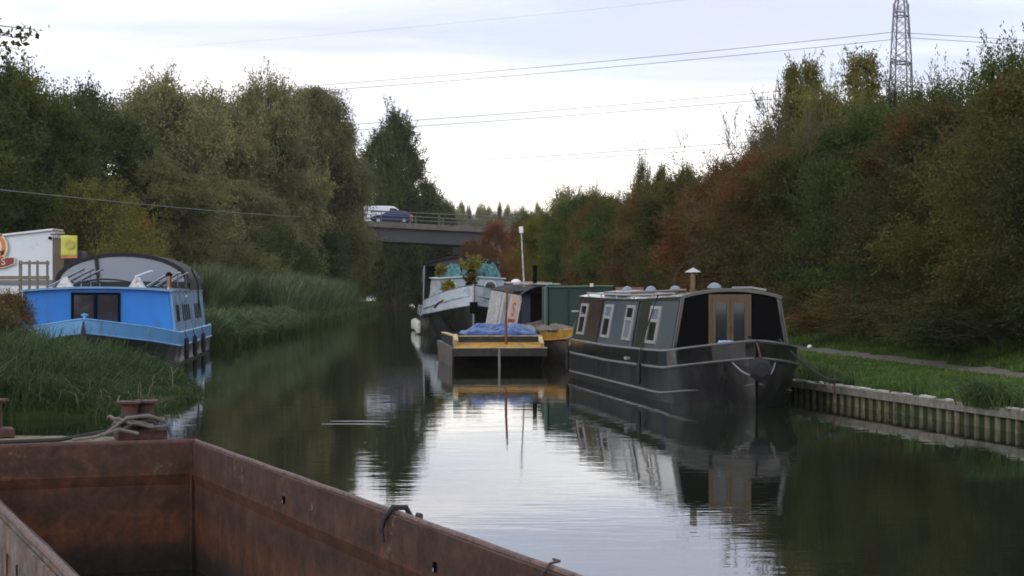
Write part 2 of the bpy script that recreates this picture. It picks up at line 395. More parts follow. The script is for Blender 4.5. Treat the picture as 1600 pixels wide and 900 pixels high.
m, nt, bs = nodes_of('canal_water')
bs.inputs['Base Color'].default_value = (.012, .016, .010, 1); bs.inputs['Roughness'].default_value = .015
bs.inputs['IOR'].default_value = 1.7
h1 = noise(nt, 1.1, 3, .5, coord='World', stretch=(.8, 1.6, 1)); h2 = noise(nt, 5.5, 2, .5, coord='World', stretch=(.6, 1.5, 1))
calm = ramp(nt, noise(nt, .09, 2, coord='World', stretch=(.5, 1, 1)), [(.4, (.25,) * 3), (.62, (1,) * 3)])
b1 = nt.nodes.new('ShaderNodeBump'); b1.inputs['Strength'].default_value = 1; b1.inputs['Distance'].default_value = .0022
b2 = nt.nodes.new('ShaderNodeBump'); b2.inputs['Distance'].default_value = .0011
nt.links.new(calm, b2.inputs['Strength'])
nt.links.new(h1, b1.inputs['Height']); nt.links.new(h2, b2.inputs['Height']); nt.links.new(b1.outputs[0], b2.inputs['Normal']); nt.links.new(b2.outputs[0], bs.inputs['Normal'])
M['water'] = m
g = MB(); g.add([(-400, -60, 0), (300, -60, 0), (300, 1400, 0), (-400, 1400, 0)], [(0, 1, 2, 3)])
# only where there is no land: the banks stand above the sheet
tag(g.build('water', M['water']), kind='structure')

# towpath: trodden gravel strip
m, nt, bs = nodes_of('towpath_gravel')
col = ramp(nt, noise(nt, 25, 8, .8, coord='World'), [(.3, (.065, .057, .045)), (.7, (.165, .148, .120))])
nt.links.new(col, bs.inputs['Base Color']); bs.inputs['Roughness'].default_value = .95; bump(nt, bs, noise(nt, 60, 3, coord='World'), .6, .01)
M['gravel'] = m
g = MB(); L, Rr = [], []
py_ = np.arange(16, 130, .5)
for y in py_:
    xc = pw([(16, 10.2), (31, 8.25), (43, 7.15), (60, 5.6), (80, 4.3), (130, 1.2)], y)
    wd = .27 + .06 * math.sin(y * 2.3) + .05 * math.sin(y * 5.1)
    L.append((xc - wd, y, mesh_z(xc - wd, y) + .02)); Rr.append((xc + wd + .05 * math.sin(y * 3.7), y, mesh_z(xc + wd, y) + .02))
g.loft([L, Rr], caps=False); tag(g.build('towpath', M['gravel']), kind='structure')
# ------------------------------------------------------------------ foliage
def mesh_from_quads(name, V, m):
    """V: (n,4,3) corners -> one mesh of n loose quads"""
    n = len(V); me = bpy.data.meshes.new(name)
    me.vertices.add(n * 4); me.vertices.foreach_set('co', V.reshape(-1).astype(np.float32))
    me.loops.add(n * 4); me.loops.foreach_set('vertex_index', np.arange(n * 4, dtype=np.int32))
    me.polygons.add(n); me.polygons.foreach_set('loop_start', np.arange(0, n * 4, 4, dtype=np.int32))
    me.polygons.foreach_set('loop_total', np.full(n, 4, dtype=np.int32))
    me.update(); me.materials.append(m); return me
def leaf_quads(rng, P, D, l, wd, jit=.8):
    """P points, D growth directions, leaf length l, width wd"""
    n = len(P)
    D = D + rng.normal(0, jit, (n, 3)); D /= np.linalg.norm(D, axis=1)[:, None] + 1e-9
    U = rng.normal(0, 1, (n, 3)); S = np.cross(D, U); S /= np.linalg.norm(S, axis=1)[:, None] + 1e-9
    L = l * rng.uniform(.6, 1.35, (n, 1)); Wd = wd * rng.uniform(.7, 1.3, (n, 1))
    N = np.cross(D, S)
    return np.stack([P, P + D * L * .5 + S * Wd * .5 + N * L * .06, P + D * L, P + D * L * .45 - S * Wd * .5 + N * L * .06], axis=1)
def strands(rng, starts, dirs, length, droop, steps, spread=.15):
    """curved twigs from starts along dirs; returns points and directions at each step"""
    n = len(starts); P = []; Dd = []
    p = starts.copy(); d = dirs / (np.linalg.norm(dirs, axis=1)[:, None] + 1e-9)
    L = length * rng.uniform(.5, 1.3, (n, 1)) / steps
    for k in range(steps):
        d = d + np.array([0, 0, -droop / steps]) + rng.normal(0, spread, (n, 3)) / math.sqrt(steps)
        d /= np.linalg.norm(d, axis=1)[:, None]
        p = p + d * L; P.append(p.copy()); Dd.append(d.copy())
    return np.concatenate(P), np.concatenate(Dd)
def profile_r(t, prof):
    return np.interp(t, [a for a, b in prof], [b for a, b in prof])
PR = {  # radius share against height share
    'round': [(0, .0), (.08, .35), (.25, .85), (.5, 1), (.75, .82), (.92, .45), (1, .05)],
    'full': [(0, .75), (.15, .95), (.45, 1), (.7, .85), (.88, .55), (1, .1)],
    'bush': [(0, .9), (.2, 1), (.5, .95), (.75, .75), (.93, .4), (1, .1)],
    'cone': [(0, .7), (.15, .95), (.35, 1), (.6, .68), (.8, .40), (.93, .2), (1, .03)],
    'column': [(0, .7), (.1, .9), (.5, 1), (.8, .9), (.94, .6), (1, .15)],
}
def crown_mesh(name, seed, H, Rr, prof, z0, nclump, per, rc, leaf, lw, droop=.3, sprig=(60, .9), kind='round', steps=5, lump=.25):
    rng = np.random.default_rng(seed)
    t = rng.beta(1.3, 1.15, nclump) if kind != 'top' else rng.uniform(.3, 1, nclump)
    th = rng.uniform(0, 2 * math.pi, nclump)
    rr = profile_r(t, PR[prof]) * Rr * (1 + lump * np.sin(th * 3 + seed) * np.cos(t * 7 + seed)) 
    fr = np.sqrt(rng.uniform(.28, 1, nclump))
    C = np.stack([np.cos(th) * rr * fr, np.sin(th) * rr * fr, z0 + t * (H - z0)], 1)
    out = np.stack([np.cos(th) * fr, np.sin(th) * fr, (t - .35) * 1.3], 1)
    nst = max(3, per // (steps * 3))
    S = np.repeat(C, nst, 0) + rng.normal(0, rc * .30, (nclump * nst, 3)) * [1, 1, .8]
    Dd = np.repeat(out, nst, 0) + rng.normal(0, .75, (nclump * nst, 3)); Dd[:, 2] += .25
    P, D = strands(rng, S, Dd, rc * 1.25, droop, steps, .5)
    P = np.repeat(P, 3, 0) + rng.normal(0, rc * .07, (len(P) * 3, 3)); D = np.repeat(D, 3, 0)
    V = [leaf_quads(rng, P, D, leaf, lw)]
    # sprigs that break the outline
    ns, sl = sprig
    if ns:
        idx = rng.choice(nclump, ns); o = out[idx]; o[:, 2] += .6
        P, D = strands(rng, C[idx], o + rng.normal(0, .35, (ns, 3)), rc + sl, droop * .6, 9, .35)
        P = np.repeat(P, 5, 0) + rng.normal(0, leaf * .55, (len(P) * 5, 3)); D = np.repeat(D, 5, 0)
        V.append(leaf_quads(rng, P, D, leaf, lw))
    V = np.concatenate(V); V[:, :, 2] = np.maximum(V[:, :, 2], .02)
    return V, C
def willow_mesh(seed, H, Rr, z0, nst, leaf, lw):
    rng = np.random.default_rng(seed)
    V = []
    nl = 32; lobes = []
    for i in range(nl):
        t = rng.uniform(.15, 1) ** .8; th = rng.uniform(0, 2 * math.pi); r = Rr * profile_r(t, PR['round']) * rng.uniform(.35, .85)
        lobes.append((math.cos(th) * r, math.sin(th) * r, z0 + t * (H - z0) * .86))
    lobes = np.array(lobes); per = nst // nl
    S = np.repeat(lobes, per, 0) + rng.normal(0, .48, (nl * per, 3)) * [1, 1, .7]
    o = np.repeat(lobes * [1, 1, 0], per, 0) / Rr
    Dd = o * .9 + rng.normal(0, .45, S.shape); Dd[:, 2] = np.abs(rng.normal(.75, .4, len(S)))
    P, D = strands(rng, S, Dd, 1.75, 2.0, 9, .45)
    P = np.repeat(P, 3, 0) + rng.normal(0, .09, (len(P) * 3, 3)); D = np.repeat(D, 3, 0); D[:, 2] -= .3
    V = leaf_quads(rng, P, D, leaf, lw, .6)
    V = V[V[:, 0, 2] < np.percentile(V[:, 0, 2], 99.4)]
    V[:, :, 2] = np.maximum(V[:, :, 2], .02)
    return V, lobes
def limbs_mesh(name, seed, C, H, r0, n_l=14, z_split=.25, stems=1, spread=.3):
    rng = random.Random(seed); g = MB()
    for s_ in range(stems):
        a = rng.uniform(0, 6.28); ox, oy = (math.cos(a) * spread * .5, math.sin(a) * spread * .5) if stems > 1 else (0, 0)
        top = H * .82; pts = []; rs = []
        lean = (math.cos(a) * spread * (1.6 if stems > 1 else .5), math.sin(a) * spread * (1.6 if stems > 1 else .5))
        for k in range(8):
            t = k / 7; pts.append((ox + lean[0] * t * t + rng.uniform(-.08, .08) * (t > 0), oy + lean[1] * t * t + rng.uniform(-.08, .08) * (t > 0), -.3 + t * (top + .3)))
            rs.append(r0 / (stems ** .5) * (1.15 - t) + .02)
        g.tube(pts, rs, 7)
        for i in range(n_l // stems):
            c = C[rng.randrange(len(C))]; zb = min(c[2] * rng.uniform(.45, .8), top * .9); zb = max(zb, H * z_split * .6)
            t = (zb + .3) / (top + .3); k = min(6, int(t * 7)); f = t * 7 - k
            p0 = Vector(pts[k]).lerp(Vector(pts[k + 1]), f); p3 = Vector(c)
            mid = p0.lerp(p3, .5) + Vector((rng.uniform(-.3, .3), rng.uniform(-.3, .3), -.15 * (p3 - p0).length))
            rr = max(.025, r0 * .38 * (1 - t * .6)) / (stems ** .3)
            g.tube([p0, p0.lerp(mid, .6), mid.lerp(p3, .35), p3], [rr, rr * .75, rr * .5, rr * .2], 5)
    me = bpy.data.meshes.new(name); me.from_pydata(g.v, [], g.f); me.update()
    me.polygons.foreach_set('use_smooth', [True] * len(me.polygons)); me.materials.append(M['bark']); return me
def bare_mesh(seed, H, Rr):
    """a nearly leafless old tree: twisting limbs that fork into arching twigs, a few leaves left"""
    rng = random.Random(seed); g = MB(); tips = []
    def grow(p, d, L, r, depth):
        pts = [p]; rs = [r]; q = p.copy(); dd = d.normalized()
        for k in range(4):
            dd = (dd + Vector((rng.uniform(-.35, .35), rng.uniform(-.35, .35), rng.uniform(-.22, .25)))).normalized()
            q = q + dd * L / 4; pts.append(q.copy()); rs.append(r * (1 - .13 * (k + 1)))
            if depth >= 2 and k > 0: tips.append((q.copy(), dd.copy()))
        g.tube(pts, rs, 5 if depth < 3 else 4, cap=False)
        if depth < 5 and L > .18:
            for _ in range(3):
                nd = (dd + Vector((rng.uniform(-.95, .95), rng.uniform(-.95, .95), rng.uniform(-.45, .55)))).normalized()
                grow(pts[rng.choice((2, 3, 4))].copy(), nd, L * rng.uniform(.6, .82), max(.022, rs[-1] * .76), depth + 1)
    for s_ in range(3):
        a = s_ * 2.1 + rng.uniform(-.4, .4)
        grow(Vector((0, 0, -.2)), Vector((math.cos(a) * .42, math.sin(a) * .42, 1)), H * .46, .13, 0)
    me = bpy.data.meshes.new('trunk'); me.from_pydata(g.v, [], g.f); me.update(); me.materials.append(M['bark_grey'])
    nrg = np.random.default_rng(seed); tp = [tips[i] for i in nrg.choice(len(tips), min(len(tips), 1400), replace=False)]
    P = np.array([t[0] for t in tp]); D = np.array([t[1] for t in tp])
    P = np.repeat(P, 3, 0) + nrg.normal(0, .07, (len(P) * 3, 3)); D = np.repeat(D, 3, 0)
    return me, leaf_quads(nrg, P, D, .13, .07)

LM = {
    'yellow_green': leaf_mat('leaves_yellow_green', (0.080, 0.097, 0.017), (0.201, 0.186, 0.032), (0.348, 0.273, 0.042), .05, .22),
    'ash_green': leaf_mat('leaves_ash_green', (.040, .066, .022), (.095, .125, .036), (.19, .18, .04), .10, .2),
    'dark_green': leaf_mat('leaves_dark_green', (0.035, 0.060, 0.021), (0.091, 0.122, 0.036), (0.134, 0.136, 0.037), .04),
    'willow': leaf_mat('leaves_willow', (0.147, 0.149, 0.068), (0.288, 0.273, 0.137), (0.268, 0.211, 0.074), .07),
    'willow_dark': leaf_mat('leaves_willow_dark', (0.101, 0.109, 0.050), (0.208, 0.201, 0.092), (0.228, 0.186, 0.063), .05),
    'olive': leaf_mat('leaves_olive', (0.094, 0.102, 0.027), (0.201, 0.188, 0.053), (0.295, 0.211, 0.047), .08),
    'hedge': leaf_mat('leaves_hawthorn', (0.048, 0.062, 0.019), (0.114, 0.109, 0.032), (0.154, 0.056, 0.025), .14, .28),
    'hedge_brown': leaf_mat('leaves_brown', (0.080, 0.064, 0.023), (0.161, 0.112, 0.040), (0.194, 0.064, 0.029), .17, .3),
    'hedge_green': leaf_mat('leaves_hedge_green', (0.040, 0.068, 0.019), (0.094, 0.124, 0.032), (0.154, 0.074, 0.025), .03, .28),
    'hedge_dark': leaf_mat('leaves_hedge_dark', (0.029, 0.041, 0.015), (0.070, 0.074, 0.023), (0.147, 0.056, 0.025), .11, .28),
    'red': leaf_mat('leaves_red', (0.174, 0.043, 0.023), (0.322, 0.087, 0.037)),
    'gold': leaf_mat('leaves_gold', (0.161, 0.124, 0.023), (0.322, 0.198, 0.042), (0.268, 0.112, 0.032), .12, .3),
    'rust': leaf_mat('leaves_russet', (0.141, 0.062, 0.029), (0.241, 0.105, 0.044), (0.134, 0.112, 0.037), .05, .3),
    'poplar': leaf_mat('leaves_poplar', (0.094, 0.099, 0.027), (0.181, 0.161, 0.047), (0.268, 0.198, 0.053), .03),
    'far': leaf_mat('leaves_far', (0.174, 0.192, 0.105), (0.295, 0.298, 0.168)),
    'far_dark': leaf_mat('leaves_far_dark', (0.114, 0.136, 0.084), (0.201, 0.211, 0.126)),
}
PROTO = {}
def proto(key, H, Rr, V, C, trunk):
    pts = V.reshape(-1, 3); rad = np.hypot(pts[:, 0], pts[:, 1])       # real extents, so that the wanted width and height come out
    PROTO[key] = (float(np.percentile(pts[:, 2], 99.7)), float(np.percentile(rad, 96)), mesh_from_quads('crown', V, LM['hedge']), trunk)
def mk(key, seed, H, Rr, prof, z0, nclump, per, rc, leaf, lw, droop=.3, sprig=(60, .9), r0=.2, stems=1, n_l=14, spread=.3):
    V, C = crown_mesh(key, seed, H, Rr, prof, z0, nclump, per, rc, leaf, lw, droop, sprig)
    proto(key, H, Rr, V, C, limbs_mesh('trunk', seed, C, H, r0, n_l, .25, stems, spread))
# near hedge trees, fine leaves
mk('haw_a', 11, 7, 2.9, 'bush', .15, 165, 640, .60, .090, .042, .5, (300, .75), .10, 4, 24, .9)
mk('haw_b', 23, 7, 2.7, 'full', .15, 155, 660, .58, .092, .042, .45, (320, .9), .10, 4, 24, .9)
mk('haw_c', 37, 7, 3.1, 'bush', .1, 175, 610, .57, .088, .044, .65, (280, .7), .10, 5, 24, 1.1)
mk('ash', 41, 9, 3.2, 'full', 1.2, 210, 200, .95, .13, .08, .3, (200, 1.1), .2, 1, 18)
mk('ash_b', 43, 9, 3.4, 'round', 1.0, 200, 200, 1.0, .14, .085, .3, (160, 1.0), .2, 1, 18)
mk('oak', 47, 12, 5.2, 'full', 1.0, 150, 640, .98, .18, .09, .5, (220, .8), .3, 1, 20)
mk('oak_b', 53, 12, 4.8, 'round', .8, 140, 680, .95, .18, .09, .5, (200, .8), .3, 1, 20)
mk('alder', 59, 16, 4.4, 'cone', 1.0, 85, 900, 1.05, .20, .12, .2, (260, 1.6), .3, 1, 22)
mk('column', 61, 10, .95, 'column', .4, 190, 230, .55, .11, .08, .2, (120, .45), .14, 1, 8)
mk('shrub', 67, 3.4, 2.3, 'bush', .05, 170, 170, .6, .085, .055, .4, (120, .5), .05, 5, 14, .8)
mk('shrub_b', 71, 3.4, 2.6, 'bush', .05, 180, 170, .65, .09, .05, .5, (150, .7), .05, 5, 14, .8)
mk('far_tree', 73, 18, 5.2, 'cone', 1.0, 130, 150, 1.7, .6, .28, .2, (50, 2.2), .3, 1, 8)
for k, sd_ in (('willow_a', 81), ('willow_b', 83)):
    V, C = willow_mesh(sd_, 14, 6.2, 1.0, 8000, .17, .06)
    proto(k, 14, 6.2, V, C, limbs_mesh('trunk', sd_, C, 14, .4, 16, .2, 2, .8))
for k, sd_ in (('bare_a', 91), ('bare_b', 97)):
    tr, V = bare_mesh(sd_, 8.5, 3); proto(k, 8.5, 3, V, None, tr)

NP = [0]
def plant(name, key, leafmat, px, d, top=None, H=None, wpx=None, Rr=None, label=None, cat='tree', group=None, x=None, z=None, rot=None, wy=None):
    """a tree or bush standing at photo column px, distance d, its top at photo row `top`"""
    NP[0] += 1
    h0, r0, cm, tm = PROTO[key]
    if x is None: x = X(px, d)
    if z is None: z = max(-.15, mesh_z(x, d) - .05)
    if top is not None: H = Z(top, d) - z
    if wpx is not None: Rr = wpx / 2 * d / F
    if Rr is None: Rr = r0 * H / h0
    root = empty(name, (x, d, z), rot if rot is not None else (NP[0] * 2.399) % 6.283, label, cat, group)
    for nm, me, mt in (('trunk', tm, None), ('crown', cm, LM[leafmat])):
        o = bpy.data.objects.new(nm, me); COL.objects.link(o); o.parent = root
        o.scale = (Rr / r0, (wy or Rr) / r0, H / h0)
        if mt:
            o.material_slots[0].link = 'OBJECT'; o.material_slots[0].material = mt
    return root

GL = 'trees along the left bank'
plant('ash_tree', 'oak', 'ash_green', 25, 84, top=106, wpx=290, label='tall green tree with yellowing patches above the white shed', group=GL)
plant('ash_tree', 'oak_b', 'ash_green', -110, 78, top=112, wpx=300, label='green tree behind the white shed, mostly cut by the picture edge', group=GL)
plant('oak_tree', 'oak_b', 'dark_green', 130, 112, top=140, wpx=230, label='dark green tree between the tall yellowing tree and the first billowing willow', group=GL)
plant('oak_tree', 'oak', 'dark_green', 60, 92, top=215, wpx=280, label='dark shaded tree low behind the pale shrub and the yellow banner', group=GL)
plant('willow_tree', 'oak', 'willow', 250, 122, top=124, wpx=270, label='broad grey-green willow directly above the pale shrub by the blue boat', group=GL)
plant('willow_tree', 'oak_b', 'willow', 325, 138, top=146, wpx=210, label='rounded grey-green willow just beside the broadest one', group=GL)
plant('willow_tree', 'oak', 'willow', 415, 144, top=122, wpx=190, label='tall upright willow whose top stands highest in the middle of the row', group=GL)
plant('willow_tree', 'willow_a', 'willow_dark', 482, 160, top=142, wpx=210, label='wide willow in the middle of the row with a hollow dark foot', group=GL)
plant('willow_tree', 'oak_b', 'willow_dark', 520, 178, top=182, wpx=110, label='last willow of the row, lower, beside the dark pointed tree', group=GL)
plant('willow_tree', 'willow_a', 'willow', 350, 133, top=285, wpx=200, label='low drooping willow in front of the tall willow row, over the pale bush', group=GL)
plant('willow_tree', 'oak_b', 'willow_dark', 250, 112, top=245, wpx=180, label='lower willow standing in front of the broadest willow', group=GL)
plant('oak_tree', 'oak', 'dark_green', 450, 150, top=340, wpx=200, label='dark green bush-like tree in the hollow below the willows', group=GL)
plant('oak_tree', 'oak_b', 'olive', 528, 186, top=345, wpx=110, label='olive tree overhanging the water where the dark channel begins', group=GL)
plant('oak_tree', 'oak_b', 'dark_green', 500, 168, top=275, wpx=120, label='dark tree between the widest willow and the overhanging olive tree', group=GL)
plant('oak_tree', 'oak', 'olive', 545, 194, top=352, wpx=60, label='olive tree hiding the near end of the road bridge', group=GL)
plant('alder_tree', 'alder', 'dark_green', 622, 226, top=176, wpx=120, label='dark pointed tree standing above the van on the bridge', group=GL)
plant('alder_tree', 'alder', 'dark_green', 590, 232, top=205, wpx=100, label='dark tree just behind the last willow, beside the pointed tree', group=GL)
plant('oak_tree', 'oak_b', 'dark_green', 660, 240, top=282, wpx=80, label='round dark tree behind the bridge railing at the foot of the pointed tree', group=GL)
plant('oak_tree', 'oak', 'olive', 590, 236, top=262, wpx=100, label='olive tree right behind the white van', group=GL)
plant('oak_tree', 'oak', 'dark_green', 690, 262, top=312, wpx=60, label='small dark tree where the tree row dips to the far treeline', group=GL)
plant('oak_tree', 'oak', 'dark_green', 200, 132, top=160, wpx=260, label='dark tree seen in the gap behind the broad willow', group=GL)
plant('oak_tree', 'oak_b', 'dark_green', 360, 150, top=165, wpx=260, label='dark tree seen in the gap between the willow tops', group=GL)
plant('oak_tree', 'oak', 'dark_green', -10, 100, top=180, wpx=300, label='dark tree in the shade behind the white shed roof', group=GL)
plant('hazel_shrub', 'ash_b', 'olive', 150, 80, top=282, wpx=190, label='pale olive shrub rising behind the yellow banner and blue boat', cat='shrub', group='shrubs by the blue boat')
plant('hazel_shrub', 'shrub_b', 'olive', 215, 72, top=345, wpx=150, label='lower olive shrub beside the pale one, over the boat canopy', cat='shrub', group='shrubs by the blue boat')
plant('dogwood_shrub', 'shrub', 'red', 226, 80, top=340, wpx=36, label='small patch of red leaves above the blue boat canopy', cat='shrub')
plant('sallow_bush', 'shrub', 'willow_dark', 385, 92, top=378, wpx=150, label='grey-green rounded bush behind the reeds', cat='bush')
plant('elder_bush', 'shrub_b', 'dark_green', 440, 122, top=352, wpx=130, label='leafy dark green bush between the rounded grey bush and the willows', cat='bush')
plant('sallow_bush', 'shrub', 'hedge_brown', 15, 37.5, top=452, wpx=100, label='brownish feathery bush at the picture edge in front of the blue boat', cat='bush')
plant('sallow_bush', 'shrub_b', 'hedge_dark', -30, 35, top=475, wpx=130, label='dark bush low at the picture edge beside the brownish one', cat='bush')
# shaded trees beyond the bridge
GB = 'shaded trees under and beyond the bridge'
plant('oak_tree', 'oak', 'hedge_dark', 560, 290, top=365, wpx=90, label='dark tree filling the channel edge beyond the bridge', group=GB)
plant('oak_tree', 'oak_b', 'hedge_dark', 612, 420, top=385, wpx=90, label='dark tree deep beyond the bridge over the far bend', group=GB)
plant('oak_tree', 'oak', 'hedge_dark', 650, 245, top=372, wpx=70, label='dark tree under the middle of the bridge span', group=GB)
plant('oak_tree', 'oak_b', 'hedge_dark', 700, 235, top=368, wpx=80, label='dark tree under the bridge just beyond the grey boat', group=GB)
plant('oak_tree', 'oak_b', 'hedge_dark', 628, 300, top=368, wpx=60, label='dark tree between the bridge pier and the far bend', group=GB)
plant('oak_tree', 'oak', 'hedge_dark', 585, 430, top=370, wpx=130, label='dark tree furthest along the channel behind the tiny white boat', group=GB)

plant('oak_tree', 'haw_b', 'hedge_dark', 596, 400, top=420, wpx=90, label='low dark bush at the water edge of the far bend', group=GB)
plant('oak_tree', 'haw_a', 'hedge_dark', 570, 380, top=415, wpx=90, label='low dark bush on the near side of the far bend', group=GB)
# the hedge along the towpath
GH = 'hawthorn hedge trees along the towpath'
HEDGE = [  # px, d, top, width px, proto, leaves, label
    (1790, 33, 60, 460, 'haw_a', 'hedge_dark', 'dark hedge tree cut by the picture edge, at the near end of the towpath'),
    (1672, 36.5, 75, 420, 'haw_c', 'hedge', 'tall green-brown hawthorn at the picture edge over the towpath'),
    (1572, 41, 175, 360, 'haw_b', 'hedge', 'hawthorn with a russet patch above the widest stretch of towpath'),
    (1475, 45.5, 165, 340, 'haw_a', 'hedge_dark', 'dark hawthorn beside the pylon foot with ragged top'),
    (1375, 50.5, 165, 320, 'haw_c', 'hedge_green', 'greener hawthorn below the pylon'),
    (1285, 56, 215, 290, 'haw_b', 'hedge', 'hawthorn right behind the bow of the black narrowboat'),
    (1207, 62, 235, 260, 'haw_a', 'hedge_brown', 'brown-leaved hawthorn above the black narrowboat doors'),
    (1140, 69, 252, 230, 'haw_c', 'hedge_brown', 'russet hawthorn above the brass chimney'),
    (1080, 77, 268, 210, 'haw_b', 'hedge', 'mixed green hawthorn above the middle of the black narrowboat roof'),
    (1030, 86, 283, 180, 'haw_a', 'hedge_brown', 'brown hawthorn above the roof vents'),
    (985, 96, 300, 170, 'haw_b', 'hedge_green', 'green hawthorn above the stern of the black narrowboat'),
    (948, 107, 305, 150, 'haw_c', 'hedge_brown', 'brownish hawthorn above the green canvas boat'),
    (912, 120, 305, 140, 'haw_a', 'hedge_green', 'rounded green tree above the black stove pipe'),
    (878, 135, 318, 130, 'haw_b', 'yellow_green', 'light green tree beside the gold-leaved bush'),
    (846, 152, 345, 100, 'haw_c', 'gold', 'gold-leaved bush beside the white-topped pole'),
    (815, 168, 352, 84, 'haw_a', 'rust', 'russet bush behind the white-topped pole'),
    (776, 184, 346, 70, 'haw_c', 'rust', 'russet bush against the end of the bridge'),
    (738, 193, 374, 62, 'haw_b', 'hedge_brown', 'brown bush under the bridge end above the grey boat'),
]
for px, d, top, wp, key, lm, lab in HEDGE:
    plant('hawthorn_tree', key, lm, px, d, top=top, wpx=wp, label=lab, group=GH)
GU = 'low scrub along the foot of the hedge'
SCR = [(1590, 35.5, 500, 'hedge_dark', 'dark scrub at the hedge foot by the picture edge'), (1520, 38.5, 470, 'hedge', 'scrub with russet leaves at the hedge foot above the towpath'),
       (1440, 42, 462, 'hedge_dark', 'dark scrub at the hedge foot beside the small white litter'), (1370, 46, 470, 'hedge_brown', 'brown scrub at the hedge foot over the short grass'),
       (1310, 50.5, 468, 'hedge', 'scrub at the hedge foot just beyond the narrowboat bow'), (1262, 55, 470, 'hedge_brown', 'brown scrub half hidden by the black narrowboat cabin')]
for px, d, top, lm, lab in SCR:
    plant('bramble_bush', 'shrub' if px % 20 else 'shrub_b', lm, px, d, top=top - 25, wpx=4.4 * F / d, label=lab, cat='bush', group=GU)
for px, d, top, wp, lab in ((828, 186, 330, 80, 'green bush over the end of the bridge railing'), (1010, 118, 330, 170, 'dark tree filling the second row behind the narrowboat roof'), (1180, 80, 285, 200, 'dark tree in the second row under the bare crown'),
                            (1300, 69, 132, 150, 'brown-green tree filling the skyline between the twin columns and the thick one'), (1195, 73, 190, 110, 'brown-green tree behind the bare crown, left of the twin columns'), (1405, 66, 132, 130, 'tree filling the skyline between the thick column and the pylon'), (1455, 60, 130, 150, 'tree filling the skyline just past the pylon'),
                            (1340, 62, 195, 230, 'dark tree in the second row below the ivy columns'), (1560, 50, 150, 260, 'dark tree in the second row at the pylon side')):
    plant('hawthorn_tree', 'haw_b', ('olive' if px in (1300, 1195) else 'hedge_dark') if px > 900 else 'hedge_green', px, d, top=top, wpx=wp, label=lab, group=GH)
GT = 'taller trees standing behind the hedge'
plant('ivy_clad_tree', 'column', 'poplar', 1240, 76, top=103, wpx=54, label='narrow ivy-clad trunk standing beside its paler twin, beyond the bare crown', group=GT)
plant('ivy_clad_tree', 'column', 'poplar', 1264, 77, top=97, wpx=56, label='narrow ivy-clad trunk, the middle one of the three green columns', group=GT)
plant('ivy_clad_tree', 'column', 'poplar', 1349, 74, top=86, wpx=84, label='thickest green column, standing alone nearest the pylon', group=GT)
plant('ivy_clad_tree', 'column', 'poplar', 1253, 72, top=150, wpx=100, label='bushy lower column filling the gap between the twin columns', group=GT)
plant('bare_tree', 'bare_a', 'hedge_brown', 1185, 66, top=148, wpx=240, label='nearly bare old tree with arching grey twigs against the sky', group=GT, rot=.4)
plant('bare_tree', 'bare_b', 'hedge_brown', 1150, 71, top=172, wpx=220, label='twiggy crown reaching furthest out over the water side of the bare trees', group=GT, rot=2.6)
plant('bare_tree', 'bare_a', 'hedge_brown', 1222, 64, top=126, wpx=220, label='bare grey crown just in front of the twin green columns', group=GT, rot=4.4)
plant('bare_tree', 'bare_b', 'hedge_brown', 1300, 61, top=84, wpx=230, label='bare spindly tree reaching up between the green columns', group=GT, rot=1.9)
plant('bare_tree', 'bare_b', 'hedge_brown', 1110, 78, top=212, wpx=180, label='low twiggy tree at the dipping end of the bare crowns', group=GT, rot=3.7)
plant('bare_tree', 'bare_a', 'hedge', 1395, 60, top=130, wpx=200, label='thin twiggy tree in front of the pylon legs', group=GT, rot=5.2)
plant('hawthorn_tree', 'haw_b', 'olive', 1310, 70, top=150, wpx=140, label='olive bushy tree filling the gap between the twin columns and the thick one', group=GT)
plant('ash_tree', 'ash', 'dark_green', 1500, 56, top=118, wpx=180, label='loose-leaved dark tree between the pylon and the tallest tree', group=GT)
plant('ash_tree', 'ash_b', 'hedge_green', 1583, 49, top=66, wpx=200, label='tallest loose-leaved tree at the edge beyond the pylon', group=GT)
plant('oak_tree', 'oak', 'hedge_green', 1440, 62, top=150, wpx=200, label='rounded green tree covering the pylon foot', group=GT)
plant('alder_tree', 'ash', 'dark_green', 1005, 150, top=244, wpx=50, label='small dark pointed tree poking above the hedge', group=GT)
plant('alder_tree', 'oak_b', 'dark_green', 1035, 152, top=262, wpx=50, label='small dark tree beside the pointed one above the hedge', group=GT)
plant('alder_tree', 'oak', 'dark_green', 1072, 140, top=258, wpx=50, label='dark tree crown between the bare twigs and the pointed tree', group=GT)
plant('willow_tree', 'ash_b', 'willow', 888, 165, top=290, wpx=80, label='feathery pale-topped willow behind the rounded green tree', group=GT)
plant('willow_tree', 'ash', 'willow', 925, 160, top=288, wpx=70, label='feathery willow top beside the pale-topped one', group=GT)
# far treeline
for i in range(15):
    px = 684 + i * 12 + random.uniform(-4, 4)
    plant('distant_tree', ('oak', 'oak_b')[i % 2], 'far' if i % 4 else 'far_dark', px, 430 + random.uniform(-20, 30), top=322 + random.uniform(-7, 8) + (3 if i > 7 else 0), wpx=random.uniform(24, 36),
          label='hazy tree in the distant line beyond the bridge railing', group='distant trees beyond the bridge')
